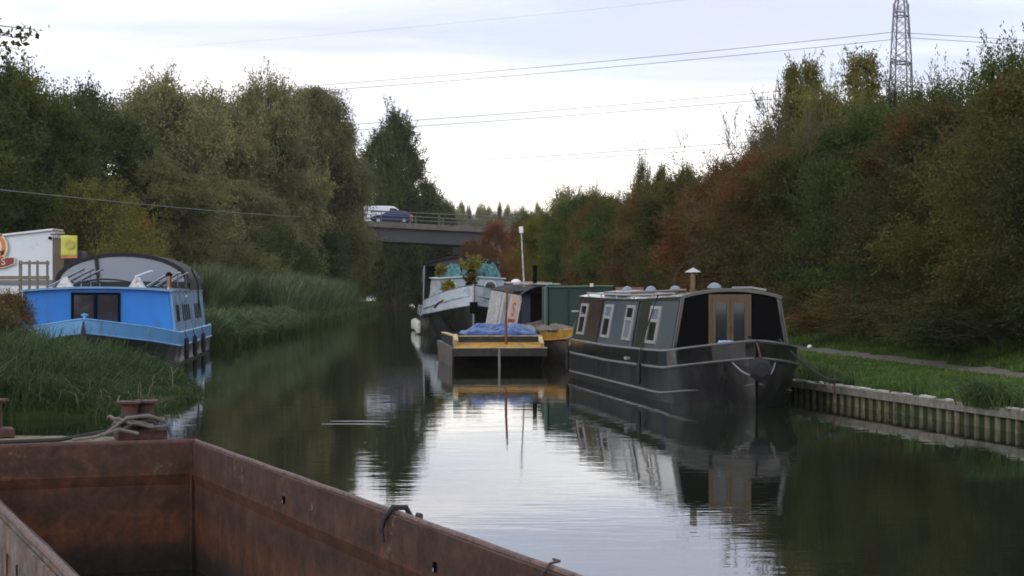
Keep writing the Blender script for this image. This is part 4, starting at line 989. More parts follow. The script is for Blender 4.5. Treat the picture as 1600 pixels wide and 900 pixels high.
def heap(name, loc, rz, sx, sy, h, m, seed, crumple=.5, parent=None, n=84):
    """a crumpled sheet: domed heap broken by sharp folds"""
    rn = np.random.default_rng(seed); K = 26
    ang = rn.uniform(0, math.pi, K); fr = rn.uniform(3, 24, K); ph = rn.uniform(0, 6.28, K); am = 2.6 / fr ** .75 * rn.uniform(.5, 1.2, K)
    lumps = [(rn.uniform(-.65, .65), rn.uniform(-.5, .5), rn.uniform(.22, .5), rn.uniform(.45, 1)) for _ in range(6)]
    V, Fc = [], []
    for j in range(n + 1):
        for i in range(n + 1):
            u, v = i / n * 2 - 1, j / n * 2 - 1; e = min(1, 2.2 * max(0, 1 - max(abs(u), abs(v)) ** 2)) ** .6
            uu, vv = u + .12 * math.sin(4 * v + seed), v + .12 * math.sin(4 * u + 2 * seed)
            fold = sum(a * (1 - 2 * abs(((f * (uu * math.cos(g_) + vv * math.sin(g_)) + p_) / math.pi) % 1 - .5) * 2) for a, f, p_, g_ in zip(am, fr, ph, ang)) / 3
            base = max(k * math.exp(-((u - a) ** 2 + (v - b) ** 2) / (r * r)) for a, b, r, k in lumps)
            z = h * e * (.48 + .5 * base + crumple * .20 * fold); ed = 1 + .06 * math.sin(9 * u + seed) + .05 * math.sin(12 * v)
            V.append((u * sx * ed, v * sy * ed, max(.0, z) + .004))
    for j in range(n):
        for i in range(n):
            a = j * (n + 1) + i; Fc.append((a, a + 1, a + n + 2, a + n + 1))
    q = MB(); q.v = V; q.f = Fc
    rim = [i for i in range(n + 1)] + [(j + 1) * (n + 1) - 1 for j in range(1, n + 1)] + [n * (n + 1) + i for i in range(n - 1, -1, -1)] + [j * (n + 1) for j in range(n - 1, 0, -1)]
    q.f.append(tuple(rim))
    o = q.build(name, m, parent, smooth=True); o.location = loc; o.rotation_euler.z = rz; return o
def wloc(L, rz, x, y, z=0):
    return (L[0] + x * math.cos(rz) - y * math.sin(rz), L[1] + x * math.sin(rz) + y * math.cos(rz), z)
tag(heap('blue_tarpaulin', wloc(WL, WR, .12, 2.0, .725), WR, .78, 1.1, .27, M['tarp_blue'], 5, 1.0), 'crumpled bright blue tarpaulin heaped on the flat workboat', 'tarpaulin')
tag(heap('grey_tarpaulin', wloc(WL, WR, .95, 3.9, .725), WR, .35, .7, .20, mat('grey_green_sheet', (.13, .17, .16), .6), 9, .6), 'small grey-green sheet bundled beside the blue tarpaulin', 'tarpaulin')
o = MB().tube([(0, 0, 0), (-.004, 0, .6), (.03, .02, 1.34)], [.033, .03, .022], 8).build('iron_pole', M['orange_rust'], smooth=True)
o.location = wloc(WL, WR, .17, .34, .46); tag(o, 'thin rusty upright pole on the ochre bow deck', 'pole')

# ---- boat with the dark open doorway and the painted, weathered white side
CL = (.98, 58.8, 0); CR = R(7)
cb = empty('narrowboat', CL, CR, 'old narrowboat with weathered white side, painted end panel and open dark doorway', 'narrowboat')
H = Hull([(-2.6, .02, .01, .95), (-2.2, .45, .2, .85), (-1.5, .85, .6, .72), (-.5, 1.04, .95, .62), (1, 1.05, 1.02, .56), (9, 1.05, 1.02, .56), (10, .7, .6, .6), (10.3, .1, .1, .62)], .18)
H.build(cb, M['black_hull'], M['punt_side'], M['strake'], M['wood'], .1, 0)
def cz2(y): return (.5, 1.66 + .022 * y, 1.90 + .010 * y)
cab(cb, 0, 8.2, .93, .70, cz2, M['offwhite'], M['wheelhouse'], M['wheelhouse'], over=.02)
def sp2(y, z, off=0):
    z0, z1, _ = cz2(y); t = (z - z0) / (z1 - z0); return Vector((-lerp(.93, .70, t), y, z)) + Vector((-1, 0, .2)).normalized() * off
def sq2(name, ya, yb, za, zb, th, m, off, parent=cb):
    return slab(sp2(ya, za, off), sp2(yb, za, off), sp2(yb, zb, off), sp2(ya, zb, off), (-1, 0, .2), th).build(name, m, parent)
sq2('painted_panel', .05, 2.0, .52, 1.60, .012, M['pink'], .002)
sq2('red_band', .2, 1.9, .78, .88, .006, M['dark_red'], .016); sq2('red_band', .2, 1.9, .55, .66, .006, M['dark_red'], .016)
ang = math.atan2(.23, 1.16)
Mt = Matrix.Translation(sp2(1.0, 1.16, .018)) @ Matrix.Rotation(-math.pi / 2, 4, 'Z') @ Matrix.Rotation(math.pi / 2 - ang, 4, 'X')
t_ = text('S', .62, Mt, M['dark_red'], cb); t_.scale = (2.6, 1, 1)
Mt = Matrix.Translation(sp2(1.0, .72, .018)) @ Matrix.Rotation(-math.pi / 2, 4, 'Z') @ Matrix.Rotation(math.pi / 2 - ang, 4, 'X')
t_ = text('CK', .15, Mt, M['offwhite'], cb); t_.scale = (2.6, 1, 1)
for y in (2.6, 3.6, 4.6, 5.4, 6.4): sq2('side_batten', y, y + .09, .52, 1.66, .02, M['steel'] if y < 5 else M['offwhite'], .002)
sq2('side_recess', 2.72, 3.5, .62, 1.62, .006, mat('bluish_weathered_board', (.30, .33, .36), .6, var=.2, dirt=(.18, .17, .15), dirt_amt=.5), .002)
# doorway: dark opening with blue-black door folded against it
MB().box((.10, -.006, 1.10), (1.02, .012, 1.18)).build('doorway', M['matt_black'], cb)
MB().box((-.56, -.03, 1.08), (.26, .03, 1.16)).build('door', mat('navy_door', (.015, .02, .04), .5), cb)
q = MB(); poly = [(x, z) for x, z in roof_arc(.76, 1.64, 1.93)]; q.loft([[(x, y, z + .02) for x, z in poly] + [(x, y, z - .02) for x, z in reversed(poly)] for y in (-.45, 0)], close=True); q.build('roof_hood', M['canvas'], cb)
for i, (y, z) in enumerate(((1.6, 1.95), (3.6, 1.99), (5.4, 2.02))):
    MB().box((.0, y, z + .03), (1.5, .12, .035)).build('roof_slat', M['offwhite'], cb)
q = heap('roof_bundle', (-.45, 1.2, 1.74), 0, .32, .9, .14, M['canvas'], 3, .8, cb)
MB().lathe((-.30, 4.5, 1.98), [(.10, 0), (.10, .05), (.17, .06), (.155, .11), (.10, .15), (.03, .17)], 16).build('roof_vent', M['white_plastic'], cb, smooth=True)
st = MB().lathe((.15, 3.2, 1.90), [(.10, 0), (.10, .04), (.07, .05), (.07, .60), (.085, .61), (.085, .68)], 12).build('stove_pipe', M['matt_black'], cb)
# tall white pole with its white box head
PL = W(819, 448, 60.5); PL.z = 1.88
pr = empty('antenna_mast', PL, 0, 'tall thin pale pole with a white square head on the old narrowboat', 'mast')
topv = W(814.5, 362, 60.5) - PL
MB().tube([(0, 0, 0), tuple(topv)], [.028, .022], 8).build('pole', M['offwhite'], pr)
MB().box(tuple(topv + Vector((-.005, 0, .06))), (.13, .06, .20), ry=R(-4)).build('antenna_box', M['white_plastic'], pr, bev=.01)

# ---- green canvas-covered boat with yellow gunwale
GLc = (1.66, 48.0, 0); GR = R(1)
gb = empty('canvas_boat', GLc, GR, 'dark boat with a box-shaped green canvas cover and yellow-orange gunwale', 'boat')
H = Hull([(-2.2, .03, .01, .86), (-2.0, .32, .06, .82), (-1.4, .72, .30, .77), (-.6, .98, .75, .74), (.3, 1.06, .98, .72), (6.5, 1.06, 1.0, .70), (7.2, .9, .8, .7)], .20)
H.build(gb, M['punt_side'], M['yellow'], M['yellow'], M['punt'], .06, 0)
q = MB(); q.box((.06, 2.4, 1.30), (1.66, 4.0, 1.14)); q.build('canvas_cover', M['green_canvas'], gb, bev=.05)
q = MB(); q.tube([(-.80, .36, .74), (-.80, .36, 1.84), (-.74, .36, 1.89)], .05, 6); q.tube([(-.80, .36, 1.86), (.90, .36, 1.88)], .028, 6); q.build('cover_lit_edge', M['green_edge'], gb)  # light on the cover's left face, put into a paler edge strip
for x in (-.25, .33): MB().tube([(x, .37, .8), (x + .01, .36, 1.80)], .012, 5).build('cover_seam', M['green_canvas'], gb)
MB().box((.35, .30, 1.90), (.09, .09, .09)).build('cover_light', M['fender_white'], gb, bev=.01)
MB().box((-.50, .28, .80), (.30, .30, .22)).build('front_locker', M['yellow'], gb); MB().box((.0, .25, .78), (.25, .3, .18)).build('front_locker', M['yellow'], gb)
MB().box((.42, .20, .82), (.42, .3, .34)).build('dark_crate', M['matt_black'], gb)
q = heap('grey_sheet', (-.62, -.9, .80), .3, .34, .7, .16, mat('grey_brown_sheet', (.14, .115, .10), .8), 12, .6, gb)

# ---- grey-blue barge with dark wheelhouse
KL = (-1.72, 77.0, 0); KR = R(4)
kb = empty('river_barge', KL, KR, 'big grey-blue barge with black lower hull, raised bow and dark wheelhouse', 'barge')
H = Hull([(-3.6, .03, .01, 1.98), (-3.45, .35, .05, 1.93), (-3.0, .85, .30, 1.80), (-2.2, 1.35, .80, 1.62), (-1.0, 1.70, 1.35, 1.44), (.2, 1.83, 1.65, 1.36), (.5, 1.84, 1.68, 1.14), (2, 1.85, 1.75, 1.06), (10, 1.85, 1.75, 1.04), (12, 1.6, 1.5, 1.1), (13, .8, .7, 1.15)], lambda y: float(np.interp(y, [-3.6, -1, .2, .5, 12], [.78, .58, .54, .34, .30])))
H.build(kb, M['black_hull'], M['barge_grey'], M['strake'], M['barge_cabin'], .10, .38)
for s_ in (-1, 1):   # mid moulding on the bulwark, hawse hole and anchor strap
    MB().tube([(s_ * (H.at(y, 1) + .03), y, H.at(y, 3) - .40 * float(np.interp(y, [-3.6, .2], [1, .75]))) for y in np.linspace(-3.55, .2, 18)], .025, 6).build('bulwark_moulding', M['barge_cabin'], kb)
    MB().tube([(s_ * (H.at(y, 1) + .05), y, H.at(y, 3) - .32 - (.10 * t)) for y, t in ((-2.6, 0), (-2.3, .5), (-2.0, 1.6))], .035, 6).build('mooring_eye', M['black_hull'], kb)
MB().box((0, -3.66, 1.12), (.30, .12, .44)).build('bow_fender', M['matt_black'], kb, bev=.03)
MB().tube([(0, -3.63, 2.02), (0, -3.64, 1.3), (0, -3.6, .3), (0, -3.4, -.3)], .04, 6).build('stem_post', M['steel'], kb)
# fore cabin
q = MB(); q.loft([[(-1.45, y, 1.25), (-1.32, y, z), (0, y, z + .08), (1.32, y, z), (1.45, y, 1.25)] for y, z in ((-.9, 2.22), (7.2, 2.30))], close=True); q.build('fore_cabin', M['barge_cabin'], kb)
q = MB(); q.loft([[(-1.42, y, z), (0, y, z + .09), (1.42, y, z), (1.42, y, z + .05), (0, y, z + .14), (-1.42, y, z + .05)] for y, z in ((-1.0, 2.225), (7.2, 2.305))], close=True); q.build('fore_cabin_roof', M['barge_grey'], kb)
for x in (-.78, .80):
    f = MB().lathe((x, -.915, 1.93), [(.26, -.02), (.26, .0), (.21, .005)], 20, 'Y').build('porthole', M['barge_grey'], kb); MB().lathe((x, -.94, 1.93), [(.2, 0), (.2, .008)], 20, 'Y').build('pane', M['glass'], f)
MB().box((-1.42, 2.1, 1.72), (.05, 5.2, .9), ry=R(8)).build('side_board', M['offwhite'], kb)
for y in (4.6, 5.7): MB().box((-1.46, y, 1.72), (.05, .5, .34), ry=R(8)).build('side_window', M['glass'], kb)
# wheelhouse
wh = MB(); wh.loft([[(-1.64, y, 1.1), (-1.60, y, 2.9), (1.60, y, 2.9), (1.64, y, 1.1)] for y in (7.4, 11.2)], close=True); whb = wh.build('wheelhouse', M['wheelhouse'], kb)
q = MB(); q.loft([[(x, y, z) for x, z in roof_arc(1.68, 2.95, 3.32)] + [(x, y, z - .09) for x, z in reversed(roof_arc(1.68, 2.95, 3.32))] for y in (7.15, 11.3)], close=True); q.build('wheelhouse_roof', M['wheelhouse'], kb)
MB().prism([(x, z - .09) for x, z in roof_arc(1.60, 2.96, 3.32)] + [(1.60, 2.86), (-1.60, 2.86)], 7.30, 7.38).build('wheelhouse_front_panel', mat('brown_canvas', (.05, .045, .043), .8), kb)
for x, wv, m in ((-1.18, .62, 'matt_black'), (-.52, .60, 'wheel_panel'), (.15, .5, 'matt_black'), (.8, .6, 'matt_black'), (1.35, .32, 'wheel_panel')):
    MB().box((x, 7.385, 2.52), (wv, .05, .62)).build('window', M[m], kb)
MB().box((-1.63, 9.2, 2.45), (.04, 2.8, .6), ry=R(2)).build('side_window', M['wheel_panel'], kb)
MB().tube([(-1.66, 7.2, 1.15), (-1.62, 7.2, 2.95)], .03, 6).build('corner_post', M['steel'], kb)
MB().box((-.15, 8.5, 3.52), (.30, .4, .30)).build('roof_ventilator', M['canvas'], kb)
for i, (px, y0_) in enumerate(((659, .5), (651, 3.5), (646, 7))):
    arc_fender(kb, -2.0, y0_ + .6, .03 + .05 * i, .56, .125, M['fender_white'], rope=[(-1.88, y0_ + .6, 1.12)])
arc_fender(kb, -2.02, 9.2, .05, .5, .14, M['fender_white'], rope=[(-1.88, 9.2, 1.08)])
for nm, x, y, sx, sy, h, sd_, lab in (('teal_bundle', -.72, 1.6, .52, .7, .62, 21, 'teal tarpaulin bundle at the wheelhouse side of the barge roof, rounder and bluer'), ('teal_bundle', .18, 1.4, .46, .6, .46, 22, 'low pale teal bundle in the middle of the barge roof under the yellow plant'), ('teal_bundle', .88, 1.7, .44, .6, .64, 23, 'dark teal bundle of netting on the barge roof beside the old narrowboat')):
    tag(heap(nm, wloc(KL, KR, x, y, 2.32), KR, sx, sy, h, M['teal'], sd_, .9), lab, 'tarpaulin', 'teal bundles on the grey barge roof')
def pot_plant(loc, h, r, lm, lab, pot_m, seed, pot=.16):
    root = empty('potted_plant', loc, 0, lab, 'plant', 'plants on the grey barge')
    MB().lathe((0, 0, 0), [(pot * .7, 0), (pot, pot * 1.5), (pot * 1.08, pot * 1.5), (pot * 1.08, pot * 1.7), (pot * .9, pot * 1.7)], 14).build('pot', pot_m, root)
    rn = np.random.default_rng(seed); n = 46; S = np.tile([0, 0, pot * 1.6], (n, 1)) + rn.normal(0, .04, (n, 3)); D = rn.normal(0, .6, (n, 3)); D[:, 2] = np.abs(D[:, 2]) + .5
    P, D = strands(rn, S, D * [r / h, r / h, 1], h, .5, 7, .3); P = np.repeat(P, 3, 0) + rn.normal(0, .03, (len(P) * 3, 3)); D = np.repeat(D, 3, 0)
    o = bpy.data.objects.new('foliage', mesh_from_quads('foliage', leaf_quads(rn, P, D, .11, .06), LM[lm])); COL.objects.link(o); o.parent = root
    return root
LM['plant_yellow'] = leaf_mat('plant_yellow', (.14, .14, .02), (.30, .27, .06))
pot_plant(wloc(KL, KR, .12, .4, 2.33), .62, .55, 'plant_yellow', 'yellow-green leafy plant in the middle of the grey barge roof', M['matt_black'], 31)
pot_plant(wloc(KL, KR, -.05, -2.3, 1.72), .32, .25, 'hedge_brown', 'dark pot with withered brown plant on the barge foredeck', M['matt_black'], 32, .2)
pot_plant(wloc(KL, KR, -1.15, -.2, 2.33), .20, .18, 'plant_yellow', 'small yellowish plant at the roof corner of the grey barge', M['wood'], 33, .1)
pot_plant(wloc(KL, KR, -.9, -1.9, 1.62), .28, .22, 'plant_yellow', 'small leafy plant before the round porthole of the grey barge', M['wood'], 34, .12)

# ---- bright blue widebeam boat by the left bank
UL = (-10.08, 46.7, 0); UR = R(5)
ub = empty('widebeam_boat', UL, UR, 'bright blue wide canal boat with dark front window and arched canvas canopy', 'canal boat')
H = Hull([(-2.5, .04, .01, 1.10), (-2.35, .35, .08, 1.06), (-1.9, .85, .45, .98), (-1.2, 1.45, 1.05, .88), (-.5, 1.80, 1.6, .79), (0, 1.94, 1.82, .745), (.6, 1.98, 1.92, .73), (11, 1.98, 1.92, .73), (11.5, 1.9, 1.8, .74)], lambda y: .32)
H.build(ub, M['black_hull'], M['light_blue'], M['light_blue'], M['light_blue'], .06, 0)
def cz3(y): return (.66, 1.78, 1.86)
cab(ub, 0, 10.3, 1.88, 1.76, cz3, M['side_blue'], M['side_blue'], M['blue'], over=.035)
for s_ in (-1, 1):
    MB().tube([(s_ * 1.885, -.02, .70), (s_ * 1.765, -.02, 1.76)], .022, 6).build('corner_trim', M['light_blue'], ub)
    for ys_w in ((.9, 1.4), (2.7, 3.35, 4.0, 4.65), (6.7, 7.35, 8.0, 8.65)):
        for y in ys_w:
            MB().box((s_ * 1.832, y, 1.20), (.03, .22, .42), ry=s_ * R(-6.2)).build('window', M['glass'], ub)
MB().lathe((1.80, 4.2, 1.60), [(.05, -.02), (.04, .02)], 10, 'X').build('side_lamp', M['white_plastic'], ub)
f = MB(); f.box((-.60, -.02, 1.33), (.06, .05, .78)); f.box((.52, -.02, 1.33), (.06, .05, .78)); f.box((-.04, -.02, 1.69), (1.06, .05, .06)); f.box((-.04, -.02, .98), (1.06, .05, .08)); f.box((-.04, -.02, 1.335), (.09, .05, .63))
f = f.build('front_window', M['matt_black'], ub)
for x in (-.33, .25): MB().box((x, -.012, 1.335), (.46, .02, .63)).build('pane', glass_mat('smoked_glass', (.035, .03, .035)), f)
MB().loft([[(x, y, z - .0) for x, z in roof_arc(1.82, 1.785, 1.865)] + [(x, y, z - .05) for x, z in reversed(roof_arc(1.82, 1.785, 1.865))] for y in (-.14, -.045)], close=True).build('roof_edge', M['side_blue'], ub)
MB().tube([(-1.95, -.05, 1.40), (-2.05, -.05, 1.40), (-2.0, -.05, 1.05)], .028, 6).build('grab_rail', M['white'], ub)
MB().tube([(0, -2.35, 1.04), (0, -2.35, 1.24)], .04, 8).tube([(-.08, -2.35, 1.2), (.08, -2.35, 1.2)], .025, 6).build('bow_stud', M['light_blue'], ub)
MB().tube([(0, -2.56, 1.0), (0, -2.60, .80), (0, -2.56, .3)], [.02, .06, .09], 8).build('bow_fender', M['dk_rubber'], ub, smooth=True)
for px in (288, 305, 320):
    y = ly_for_px(UL, UR, 2.0, px, 0, 14) if False else {288: .9, 305: 3.6, 320: 6.6}[px]
    arc_fender(ub, 2.07, y, .05, .60, .06, M['dk_rubber'], rope=[(2.02, y, .76)])
# roof gear
def pyramid(x, y):
    q = MB(); q.add([(x - .2, y - .2, 1.84), (x + .2, y - .2, 1.84), (x + .2, y + .2, 1.84), (x - .2, y + .2, 1.84), (x - .05, y - .05, 2.10), (x + .05, y - .05, 2.10), (x + .05, y + .05, 2.10), (x - .05, y + .05, 2.10)], [(0, 1, 5, 4), (1, 2, 6, 5), (2, 3, 7, 6), (3, 0, 4, 7), (4, 5, 6, 7), (3, 2, 1, 0)])
    q.build('pyramid_vent', M['offwhite'], ub)
pyramid(-.90, .9); pyramid(.86, .9)
MB().box((.98, 1.3, 2.19), (.42, .5, .03), ry=R(-20)).build('flat_aerial', M['white_plastic'], ub)
for x0, x1, yb in ((-1.5, .05, 2.2), (.95, 1.60, 2.2)):
    for k in range(3):
        a = x0 + .16 * k; q = MB()
        pa = Vector((a, yb + .6 * k, 1.86)); pb = Vector((a + (.85 if x0 < 0 else .62), yb + .6 * k, 2.30 if x0 < 0 else 2.22))
        q.hexa([pa, pb, pb + Vector((0, .5, 0)), pa + Vector((0, .5, 0)), pa + Vector((-.01, 0, .035)), pb + Vector((-.01, 0, .035)), pb + Vector((-.01, .5, .035)), pa + Vector((-.01, .5, .035))])
        o = q.build('solar_panel', M['solar'], ub)
        MB().tube([pa + Vector((0, -.02, .02)), pb + Vector((0, -.02, .02))], .012, 5).build('panel_frame', M['alu'], o)
        MB().tube([pb + Vector((-.05, .1, 0)), (pb.x - .05, pb.y + .1, 1.85)], .014, 5).build('panel_prop', M['alu'], o)
q = MB(); q.tube([(x, 1.6, z) for x, z in [(-.85 + .13 * i, 1.85 + .20 * max(0, math.sin(math.pi * i / 13)) ** .6) for i in range(14)]], .025, 6); q.tube([(-.3, 1.5, 1.9), (-.1, 1.5, 1.98)], .03, 6); q.build('roof_hoop', M['canvas'], ub)
ch = MB().lathe((1.62, 1.1, 1.80), [(.075, 0), (.06, .05), (.06, .34)], 12).build('chimney', mat('copper_pipe', (.25, .15, .11), .35, .7), ub)
MB().lathe((1.62, 1.1, 2.13), [(.085, 0), (.085, .05), (.03, .10)], 12).build('chimney_cap', M['matt_black'], ch)
# canopy over the stern
y0_, y1_ = 5.2, 9.6; hw = 1.80
def arch(hw_, n=18):   # arched canopy profile
    return [(-hw_ * math.cos(math.pi * i / n), 1.98 + .82 * max(0, math.sin(math.pi * i / n)) ** .95) for i in range(n + 1)]
A_ = arch(hw); A2 = arch(hw - .05)
q = MB(); q.loft([[(x, y, z) for x, z in A_] + [(x, y, z - .05) for x, z in reversed(A2)] for y in np.linspace(y0_, y1_, 5)], close=True)
cn = q.build('canopy', M['canvas'], ub, smooth=False)
inn = [(x * .93, 1.90 + (z - 1.90) * .87) for x, z in A_]
q = MB(); q.loft([[(x, y0_ + .02, z) for x, z in A_], [(x, y0_ + .02, z) for x, z in inn], [(x, y0_ + .06, z) for x, z in inn], [(x, y0_ + .06, z) for x, z in A_]], caps=False)
q.box((0, y0_ + .04, 1.93), (3.5, .04, .16)); q.tube([(-.62, y0_, 1.9), (-.70, y0_, 2.72)], .055, 5); q.build('canopy_front_frame', M['canvas'], ub)
MB().prism([(x, z) for x, z in inn] , y0_ + .03, y0_ + .04).build('clear_window', M['vinyl'], ub)
for s_ in (-1, 1):
    MB().box((s_ * 1.785, (y0_ + y1_) / 2 + .1, 1.93 if s_ > 0 else 1.90), (.03, y1_ - y0_ - .2, .28)).build('canopy_side', M['canvas'] if s_ < 0 else M['canvas'], ub)
MB().box((-.5, 6.6, 2.1), (1.2, .8, .5)).build('cockpit_locker', M['offwhite'], ub, bev=.02); MB().box((.6, 8.3, 2.15), (.8, .8, .6)).build('cockpit_locker', M['offwhite'], ub, bev=.02)
MB().tube([(1.86, 5.1, 2.35), (2.0, 5.4, 2.0), (2.02, 5.6, 1.3)], .025, 6).build('canopy_strap', M['canvas'], ub)

# ---- tiny far white boat
fb = empty('small_boat', (-25.2, 345, 0), R(10), 'tiny white boat moored at the far bend of the channel beyond the bridge', 'boat')
MB().loft([[(-w_, y, .75), (-w_ * .8, y, -.2), (w_ * .8, y, -.2), (w_, y, .75)] for y, w_ in ((-3, .3), (-2, 1.2), (0, 1.5), (4, 1.4))], close=True).build('hull', M['white'], fb)
MB().box((0, 1, .95), (2.2, 2.5, .5)).build('cabin', M['offwhite'], fb, bev=.08)
# ------------------------------------------------------------------ the rusty hopper barge in front
HL0 = Vector((-2.0, 12.1, 0)); HA = math.atan2(1147, 3000)          # bow inner corner and heading
hb_ = empty('hopper_barge', HL0, HA, 'rusty open steel hopper barge in front, with an empty hold', 'barge')
# local frame: x across (0 = inner face of the far side wall, negative = towards the near one), y towards the bow; the hold runs to -y
Wd, Ln, ZT = 1.53, 11.0, .80
def plate(x0, x1, y0, y1, z0, z1, name, m, bev=0):
    return MB().box(((x0 + x1) / 2, (y0 + y1) / 2, (z0 + z1) / 2), (x1 - x0, y1 - y0, z1 - z0)).build(name, m, hb_, bev=bev)
def wavy_wall(name, p0, p1, z0, z1, nrm, th, m, seed, ridge=None):
    """plate with slight dents on the inner face and a welded ledge"""
    n, k = 60, 14; p0, p1 = Vector(p0), Vector(p1); nv = Vector(nrm); rn = random.Random(seed); ph = [rn.uniform(0, 6) for _ in range(8)]
    rings = []
    for i in range(n + 1):
        u = i / n; row = []
        for j in range(k + 1):
            z = lerp(z0, z1, j / k); L_ = (p1 - p0).length * u
            off = .004 * math.sin(L_ * 4.1 + ph[0]) * math.sin(z * 7 + ph[1]) + .002 * math.sin(L_ * 11 + ph[2] + z * 5)
            if ridge: off += .022 if z > ridge else 0
            p = p0.lerp(p1, u) + nv * off; row.append((p.x, p.y, z))
        back = p0.lerp(p1, u) - nv * th
        rings.append(row + [(back.x, back.y, z1), (back.x, back.y, z0)])
    return MB().loft(rings, close=True).build(name, m, hb_)
wavy_wall('side_wall', (0, .05, 0), (0, -Ln, 0), -.12, ZT, (-1, 0, 0), .05, M['rust'], 1, .59)
wavy_wall('end_wall', (-Wd, 0, 0), (0, 0, 0), -.12, ZT, (0, -1, 0), .05, M['rust'], 2, .59)
wavy_wall('end_wall', (-Wd, -Ln, 0), (0, -Ln, 0), -.12, ZT, (0, 1, 0), .05, M['rust'], 5, .59)
wavy_wall('side_wall', (-Wd, .05, 0), (-Wd, -Ln, 0), -.12, ZT, (1, 0, 0), .02, M['rust'], 3, .59)
wavy_wall('outer_wall', (-Wd - .024, -Ln, 0), (-Wd - .024, .05, 0), .28, ZT, (-1, 0, 0), .001, M['rust_pale'], 4)
MB().box((-Wd - .036, -Ln / 2, .725), (.012, Ln, .10)).build('outer_band', M['rust_pale'], hb_)
q = MB()
for y in np.arange(-Ln, -.2, .34): q.box((-Wd - .038, y, .475), (.008, .012, .38))
tag(q.build('outer_seam', M['rust_red'], hb_), kind='stuff')
# rims
q = MB(); q.tube([(.012, y, ZT + .004 + .0012 * math.sin(y * 7)) for y in np.linspace(.06, -Ln, 60)], .014, 8); q.build('side_rim', M['rim'], hb_, smooth=True)
q = MB(); q.tube([(.045, y, ZT - .012 + .001 * math.sin(y * 5)) for y in np.linspace(.06, -Ln, 60)], .014, 8); q.build('side_rim', M['rust_red'], hb_, smooth=True)
q = MB(); q.tube([(x, .012, ZT + .002) for x in np.linspace(-Wd - .02, .02, 20)], .018, 8); q.build('end_rim', M['rust_red'], hb_, smooth=True)
q = MB(); q.tube([(-Wd - .012, y, ZT + .002 + .002 * math.sin(y * 6)) for y in np.linspace(.03, -Ln, 60)], .016, 8); q.build('side_rim', M['rim'], hb_, smooth=True)
MB().tube([(-.025, -.025, ZT - .03), (-.025, -.025, -.1)], .008, 6).build('corner_weld', M['rust'], hb_)
plate(-Wd, 0, -Ln, 0, -.16, -.10, 'hold_floor', mat('hold_floor', (.035, .03, .025), .5, var=.5, dirt=(.10, .05, .03), dirt_amt=.4))
plate(-Wd - .75, -Wd - .08, -Ln, .02, .20, .28, 'side_deck', M['rust_pale'])
# hull skin below
q = MB(); q.loft([[(.07, .05, ZT - .06), (.07, -Ln, ZT - .06), (.07, -Ln, -.35), (.07, .05, -.35)], [(.052, .05, ZT - .06), (.052, -Ln, ZT - .06), (.052, -Ln, -.35), (.052, .05, -.35)]], close=True); q.box((-Wd / 2 - .35, -Ln / 2, -.26), (Wd + .8, Ln, .12)); q.build('hull', M['rust_red'], hb_)
# bow deck: curved outline
u_in = Matrix.Translation(HL0) @ Matrix.Rotation(HA, 4, 'Z'); inv = u_in.inverted()
edge = [(305, 689.5), (285, 687.6), (262, 686), (240, 684.6), (205, 683), (160, 681.5), (100, 680.3), (0, 680), (-120, 681.5), (-260, 684)]
pts = []
for px, py in edge:
    d = F * (CH - ZT) / (py - HY); p = inv @ Vector((X(px, d), d, 0)); pts.append((p.x, p.y))
pts[0] = (.06, .06)
poly = [(-Wd - .8, .03), (.06, .03)] + pts[1:] + [(-Wd - .8, pts[-1][1] - .1)]
MB().prism(poly, -.35, ZT - .012, 'Z').build('bow_hull', M['rust_red'], hb_)
MB().prism([(x, y) for x, y in poly], ZT - .0095, ZT - .003, 'Z').build('bow_deck', M['mossy'], hb_)
# bollards
def bollard(px, d, n=2, w_=.15, h=.25):
    p = inv @ Vector((X(px, d), d, 0)); g_ = MB(); nm = []
    for k in range(n):
        x = p.x + (k - (n - 1) / 2) * .115; y = p.y + (k * .06)
        q = MB(); q.lathe((x, y, ZT), [(.065, 0), (.06, .03), (.052, .05), (.052, h - .02)], 14); b = q.build('bollard', M['rust_red'], hb_)
        MB().box((x, y, h + ZT - .012), (.155, .155, .018), rz=-HA).build('bollard_cap', M['rust_red'], b, bev=.004)
    MB().box((p.x + .02, p.y + .03, ZT + .03), (.31, .20, .06)).build('bollard_base', M['rust_red'], hb_, bev=.006)
    return p
bp = bollard(216, 12.32); b2 = bollard(-22, 12.45)
# ropes round the twin bollard
rn = random.Random(8)
o = MB()
for kk in range(3):
    r_ = .10 + .022 * kk; o.tube([(bp.x + r_ * 1.35 * math.cos(t) , bp.y + r_ * math.sin(t) - .02, ZT + .075 + .022 * kk + .03 * math.sin(t * 1.7 + kk) + rn.uniform(-.008, .008)) for t in np.linspace(0, 6.6, 30)], .010, 6)
o.tube([(bp.x - .30, bp.y - .06, ZT + .02), (bp.x - .22, bp.y - .10, ZT + .05), (bp.x - .10, bp.y - .16, ZT + .15), (bp.x + .04, bp.y - .16, ZT + .16), (bp.x + .15, bp.y - .1, ZT + .12), (bp.x + .21, bp.y - .05, ZT + .02)], .012, 6)
o.tube([(bp.x - .42, bp.y - .05, ZT + .012), (bp.x - .30, bp.y - .12, ZT + .03), (bp.x - .15, bp.y - .17, ZT + .08), (bp.x - .03, bp.y - .18, ZT + .05)], .012, 6)
ro = o.build('mooring_rope', M['rope'], smooth=True); ro.location = HL0; ro.rotation_euler.z = HA
tag(ro, 'frayed grey-brown rope coiled round the rusty twin bollard', 'rope')
o = MB(); o.tube([(bp.x - .02 + .09 * math.cos(t), bp.y + .09 * math.sin(t), ZT + .08 + .02 * t / 3) for t in np.linspace(0, 15, 40)], .016, 6)
